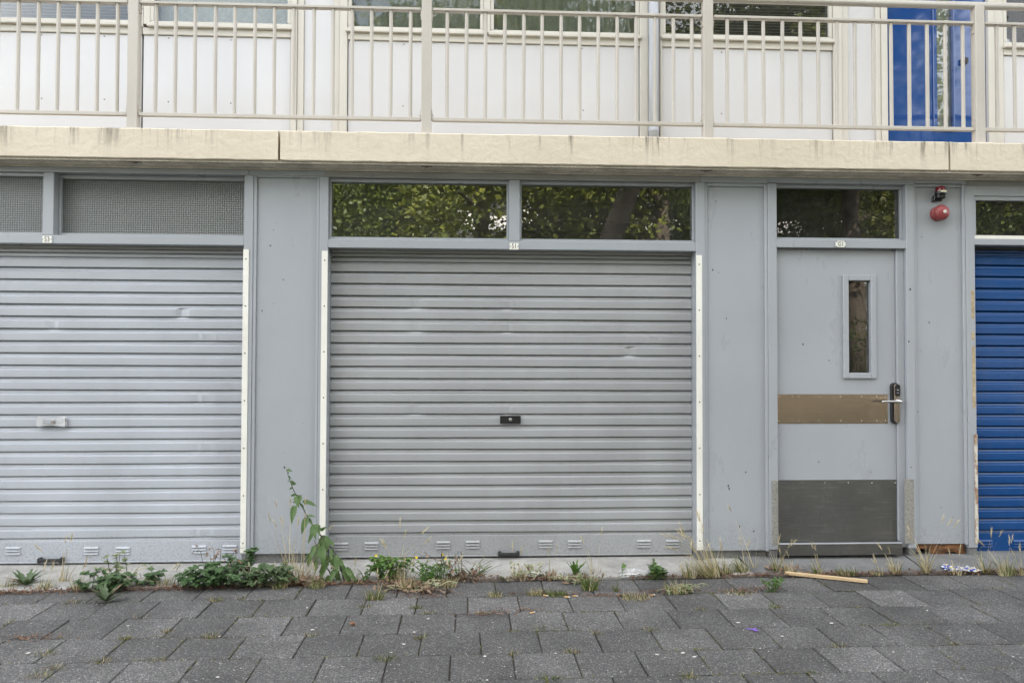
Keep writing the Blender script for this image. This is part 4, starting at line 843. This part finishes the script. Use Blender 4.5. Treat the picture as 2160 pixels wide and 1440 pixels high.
# ------------------------------------------------------------------ litter, scraps
def scatter(name, mats, pts_fn, n, size, label, seed, flat=.3, loc_z=0):
    rr = random.Random(seed); mb = MB()
    for k in range(n):
        p = pts_fn(rr); L = size*rr.uniform(.4, 1.3)
        leaf(mb, p, (rr.gauss(0, 1), rr.gauss(0, 1), rr.gauss(0, flat)), (rr.gauss(0, .3), rr.gauss(0, .3), 1), L, L*rr.uniform(.3, .65), rr.uniform(-.4, .4), 0, .3, seg=2)
    return tag(mb.build(name, mats), label, name.replace('_', ' '), kind='stuff')
def edge(rr, spread=.04):
    while True:
        x = rr.uniform(-3.7, 4.3)
        if noise.noise(Vector((x*1.9, 3.3, 0)))+.55*(x < -.6)+.2 > rr.uniform(-.35, .6): break
    return (x, yfront(x)-.012+rr.gauss(0, spread*.6), .006+abs(rr.gauss(0, .007)))
scatter('leaf_litter', 'litter', edge, 8500, .017, 'reddish brown leaf crumbs along the sill edge', 3)
CL = [gnd(*p, .01) for p in ((630, 1230), (655, 1228), (880, 1238), (905, 1246), (960, 1222), (990, 1218), (1120, 1216), (1650, 1204), (835, 1236), (1215, 1222))]
scatter('dead_leaves', 'deadleaf', lambda r: (lambda c: (c.x+r.gauss(0, .075), c.y+r.gauss(0, .028), .012+abs(r.gauss(0, .013))))(r.choice(CL)), 700, .045, 'curled brown dead leaves heaped under the weeds', 5, .5)
CR = [gnd(*p, 0) for p in ((1400, 1248), (1450, 1246), (1345, 1256), (1560, 1248), (1590, 1243), (1220, 1256), (1300, 1258), (1130, 1252), (870, 1248), (900, 1258), (1090, 1288), (1030, 1296), (60, 1347))]
scatter('joint_debris', 'litter', lambda r: (lambda c: (c.x+r.gauss(0, .09), c.y+r.gauss(0, .018), .004+abs(r.gauss(0, .005))))(r.choice(CR)), 1300, .016, 'brown crumbs caught in the paver joints', 6)
def jointpt(r):
    k = r.randint(1, 6); G1 = 4.95-.3*k
    if r.random() < .55: G0 = r.uniform(-3.2, 3.4)
    else: G0 = ox[k]+.3*r.randint(-6, 20); G1 += r.uniform(0, .3)
    while noise.noise(Vector((G0*2.2, G1*3, 1.7))) < r.uniform(-.1, .35): G0 += .3; 
    return (ca*G0-sa*G1+r.gauss(0, .004), sa*G0+ca*G1-5.3+r.gauss(0, .004), r.uniform(-.004, .002))
scatter('joint_moss', 'moss', jointpt, 4200, .014, 'dull moss in the joints of the pavers', 8)
def speck_pt(r): return gnd(r.uniform(-30, 2190), 1240+200*r.random()**.8, .004)
rr = random.Random(12); sp = MB()
for k in range(420):
    p = speck_pt(rr); s = rr.uniform(.0015, .0045) if k > 26 else rr.uniform(.006, .013); a0 = rr.uniform(0, 6); pts = [p+Vector((math.cos(a0+j*1.05)*s*rr.uniform(.5, 1.3), math.sin(a0+j*1.05)*s*rr.uniform(.5, 1.1), .0005)) for j in range(6)]
    sp.add(pts, [(0, 1, 2, 3, 4, 5)])
tag(sp.build('pale_chips', 'specks'), 'white specks and petals scattered over the pavers', 'specks', kind='stuff')
# timber batten
a, b = gnd(1657, 1213, 0), gnd(1832, 1231, 0); L = (b-a).length; ang = math.atan2(b.y-a.y, b.x-a.x)
o = MB().box(-L/2, L/2, -.014, .014, 0, .019, .0015).build('timber_batten', 'wood', loc=((a.x+b.x)/2, (a.y+b.y)/2+.012, .0045)); o.rotation_euler = (0, 0, ang); tag(o, 'new pale pine batten lying on the pavers before the grey door', 'batten')
# crumpled printed wrapper
c = gnd(2027, 1202, .012); mb = MB(); rr = random.Random(9); n = 9; vs = []
for i in range(n):
    for j in range(6): vs.append(((i/(n-1)-.5)*.22+rr.gauss(0, .005), (j/5-.5)*.09+rr.gauss(0, .005), max(0, rr.gauss(.012, .010))))
mb.add(vs, [(i*6+j, i*6+6+j, i*6+7+j, i*6+j+1) for i in range(n-1) for j in range(5)]); o = mb.build('crumpled_wrapper', 'wrapper', loc=c); o.rotation_euler = (0, 0, -.12); tag(o, 'flattened blue and white printed wrapper near the blue shutter', 'wrapper')
# clear plastic wrap
c = gnd(1352, 1212, .012); mb = MB(); rr = random.Random(19); n = 12; vs = []
for i in range(n):
    for j in range(7): vs.append(((i/(n-1)-.5)*.30+rr.gauss(0, .006), (j/6-.5)*.07+rr.gauss(0, .006), max(0, .028*math.sin(math.pi*j/6)+rr.gauss(.004, .011))))
mb.add(vs, [(i*7+j, i*7+7+j, i*7+8+j, i*7+j+1) for i in range(n-1) for j in range(6)]); o = mb.build('plastic_wrap', 'plastic', loc=c); o.rotation_euler = (0, 0, .1); tag(o, 'crumpled clear plastic wrap around the compact leafy seedling', 'plastic wrap')
MB().tube([(-.15, -.02, .012), (-.10, -.03, .018), (-.04, -.03, .014), (-.02, -.02, .02)], .004, 6).box(.10, .14, .02, .024, .0, .06).build('fold', 'cable', o)
# white cord
c = gnd(1128, 1216, .01); pts = []
for k in range(40): t = k/39*12; pts.append((.05*math.cos(t)+.02*math.cos(t*2.3), .022*math.sin(t*1.1)-.01, .012+.018*abs(math.sin(t*.9))))
tag(MB().tube(pts, .0034, 6).build('cord', 'cable', loc=c, smooth=True), 'looped white cord lying in a drooping dandelion', 'cord')
# snail shell, purple scrap, cigarette ends, dark scrap
c = gnd(743, 1320, .0)
mb = MB(); mb.tube([(.010*math.cos(t)*(1-t/14), .008*math.sin(t)*(1-t/14), .008+.0012*t) for t in [k*.5 for k in range(22)]], [.0075-.0003*k for k in range(22)], 8); tag(mb.build('snail_shell', 'shell', loc=c+Vector((0, 0, .003)), smooth=True), 'small brown snail shell alone on the pavers', 'shell')
c = gnd(1586, 1328, .006); mb = MB()
for k in range(5): leaf(mb, (rnd.gauss(0, .008), rnd.gauss(0, .006), 0), (rnd.gauss(0, 1), rnd.gauss(0, 1), .3), (0, 0, 1), .028, .013, .3, seg=3)
tag(mb.build('paper_scrap', 'purple', loc=c), 'tiny purple scrap on the pavers below the right panel', 'scrap')
for (px, py), lab in (((1150, 1255), 'tan cigarette end at the left of the short dark tuft'), ((1195, 1258), 'pale cigarette end below the short dark tuft'), ((1212, 1256), 'tan cigarette end right of the short dark tuft'), ((1375, 1254), 'orange cigarette end beside the flat brown tuft'), ((1122, 1291), 'pale cigarette end lying in the second paver joint')):
    c = gnd(px, py, .008); a = rnd.uniform(-.5, .5); o = MB().tube([(-.013, 0, 0), (.013, 0, 0)], .0038, 8).build('cigarette_end', 'tan', loc=c); o.rotation_euler = (0, 0, a); tag(o, lab, 'cigarette end', 'cigarette ends on the pavement')
    MB().tube([(.0131, 0, 0), (.02, 0, 0)], .0037, 8).build('paper', 'specks', o)

# ------------------------------------------------------------------ across the street: seen mirrored in the glass
def tree_mesh(seed, H, cr, nleaf_, lmat):
    rr = random.Random(seed); tk, cw = MB(), MB(); trunk_h = H*.34
    pts = [Vector((rr.gauss(0, .05), rr.gauss(0, .05), z)) for z in (0, trunk_h*.5, trunk_h, H*.6, H*.85)]; tk.tube(pts, [.20, .17, .14, .09, .03], 9)
    ends = []
    for k in range(16):
        z0 = rr.uniform(trunk_h*.75, H*.75); a = rr.uniform(0, 6.28); l = cr*rr.uniform(.55, 1.05)*(1-.4*(z0/H)); e = Vector((math.cos(a)*l, math.sin(a)*l, z0+rr.uniform(-.3, .35)*l+.3)); b = Vector((0, 0, z0)); mid = b.lerp(e, .5)+Vector((0, 0, .25))
        tk.tube([b, mid, e], [.06, .04, .015], 6); ends += [e, mid, b.lerp(e, .75)]
    ends += [Vector((rr.gauss(0, cr*.35), rr.gauss(0, cr*.35), H*rr.uniform(.7, .97))) for _ in range(12)]
    cl = [(e+Vector((rr.gauss(0, .4), rr.gauss(0, .4), rr.gauss(0, .35))), rr.uniform(.45, .95)) for e in ends for _ in range(2)]
    for k in range(nleaf_):
        c, r = rr.choice(cl); p = c+Vector((rr.gauss(0, 1), rr.gauss(0, 1), rr.gauss(0, .75)))*r*.55; d = Vector((rr.gauss(0, 1), rr.gauss(0, 1), rr.gauss(-.3, .7))).normalized(); s = d.cross(Vector((rr.gauss(0, 1), rr.gauss(0, 1), rr.gauss(0, 1)))).normalized(); L = rr.uniform(.06, .16)
        cw.add([p, p+d*L*.5+s*L*.3, p+d*L, p+d*L*.5-s*L*.3], [(0, 1, 2, 3)])
    return tk.mesh('trunk', 'trunk', True), cw.mesh('crown', lmat)
TM = [tree_mesh(1, 9.0, 3.0, 36000, 'treeleaf'), tree_mesh(2, 8.4, 2.9, 36000, 'treeleaf_dark'), tree_mesh(3, 9.6, 3.2, 36000, 'treeleaf')]
TL = [(-9.8, -18.5, 0, 1.0, 'leftmost street tree mirrored in the gallery glass'), (-4.6, -15.0, 1, 1.0, 'dark street tree mirrored at the left of the middle transom'), (0.2, -15.5, 2, 1.5, 'sunlit street tree mirrored in the middle of the transom glass'), (4.9, -14.5, 0, 1.5, 'sunlit street tree mirrored right of the 51 plate'), (9.8, -14.0, 2, 1.6, 'tall street tree mirrored in the glass over the grey door'), (14.5, -14.5, 1, 1.05, 'dark street tree mirrored over the blue shutter'), (19.5, -15, 0, 1.15, 'farthest right street tree mirrored in the glass')]
TL += [(x, -20.5, k, s, lab+' tree of the back row across the street, mirrored behind nearer crowns') for x, k, s, lab in ((-2.2, 1, 1.0, 'leftmost'), (2.6, 0, 1.05, 'second'), (7.4, 1, 1.5, 'middle'), (12.3, 0, 1.15, 'fourth'), (17.4, 1, 1.2, 'rightmost'))]
for x, y, k, s, lab in TL:
    t = empty('street_tree', (x, y, .05)); t.scale = (s, s, s); t.rotation_euler = (0, 0, x*1.7); tag(t, lab, 'tree', 'trees across the street')
    link('trunk', TM[k][0], t); link('crown', TM[k][1], t)
# a leaning tree nearer by, its trunk still in the building's shade
LT = empty('leaning_tree', (1.3, -9.0, 0)); tag(LT, 'leaning tree nearer by with drooping twigs, its dark trunk mirrored right of the 51 plate', 'tree')
rr = random.Random(77); tk, cw = MB(), MB()
tk.tube([(0, 0, -.05), (.55, 0, 1.6), (1.35, .05, 3.9), (2.1, .1, 5.9), (2.6, 0, 7.4)], [.30, .25, .21, .15, .05], 10)
tw = []
for k in range(18):
    b = Vector((1.35+rr.uniform(0, 1.1), 0, rr.uniform(4.6, 7.0))); e = b+Vector((rr.uniform(-4.6, 4.0), rr.uniform(-1.6, 1.6), rr.uniform(.2, 1.6))); mid = b.lerp(e, .5)+Vector((0, 0, .5)); tk.tube([b, mid, e], [.07, .045, .015], 6)
    for q in range(16):
        t = rr.uniform(.25, 1); p = b.lerp(mid, t*2) if t < .5 else mid.lerp(e, t*2-1); tw.append((p+Vector((rr.gauss(0, .25), rr.gauss(0, .25), 0)), rr.uniform(.5, 1.7)))
for k in range(15000):
    p, h = rr.choice(tw); p = p+Vector((rr.gauss(0, .07), rr.gauss(0, .07), -h*rr.random()+.15)); d = Vector((rr.gauss(0, .5), rr.gauss(0, .5), -1)).normalized(); s = d.cross(Vector((rr.gauss(0, 1), rr.gauss(0, 1), .1))).normalized(); L = rr.uniform(.07, .15)
    cw.add([p, p+d*L*.5+s*L*.16, p+d*L, p+d*L*.5-s*L*.16], [(0, 1, 2, 3)])
tk.build('trunk', 'trunk', LT, smooth=True); cw.build('crown', 'treeleaf_dark', LT)
hd = MB(); rr = random.Random(21)
for k in range(16000):
    x, y, z = rr.uniform(-16, 22), -12.6+rr.gauss(0, .5), .1+2.3*rr.random()**.8; L = rr.uniform(.06, .12); d = Vector((rr.gauss(0, 1), rr.gauss(0, 1), rr.gauss(0, 1))).normalized(); s = d.orthogonal().normalized()
    p = Vector((x, y, z)); hd.add([p, p+d*L*.5+s*L*.3, p+d*L, p+d*L*.5-s*L*.3], [(0, 1, 2, 3)])
tag(hd.build('hedge', 'treeleaf_dark'), 'low hedge across the street, seen mirrored in the door slot', 'hedge')
OB = empty('opposite_building', (0, -34, 0)); tag(OB, 'pale block of flats across the street, glimpsed mirrored between leaves', 'building')
MB().box(-28, 34, -8, 0, 0, 12.2).build('wall', 'far_wall', OB)
for z in (2.7, 5.3, 7.9, 10.5): MB().box(-28, 34, .002, 1.3, z, z+.2).build('balcony_slab', 'white_upper', OB)
for fl in range(4):
    for k in range(20): MB().box(-27+k*3.05, -25.3+k*3.05, .002, .06, fl*2.65+.9, fl*2.65+2.3).build('window', 'dark', OB)
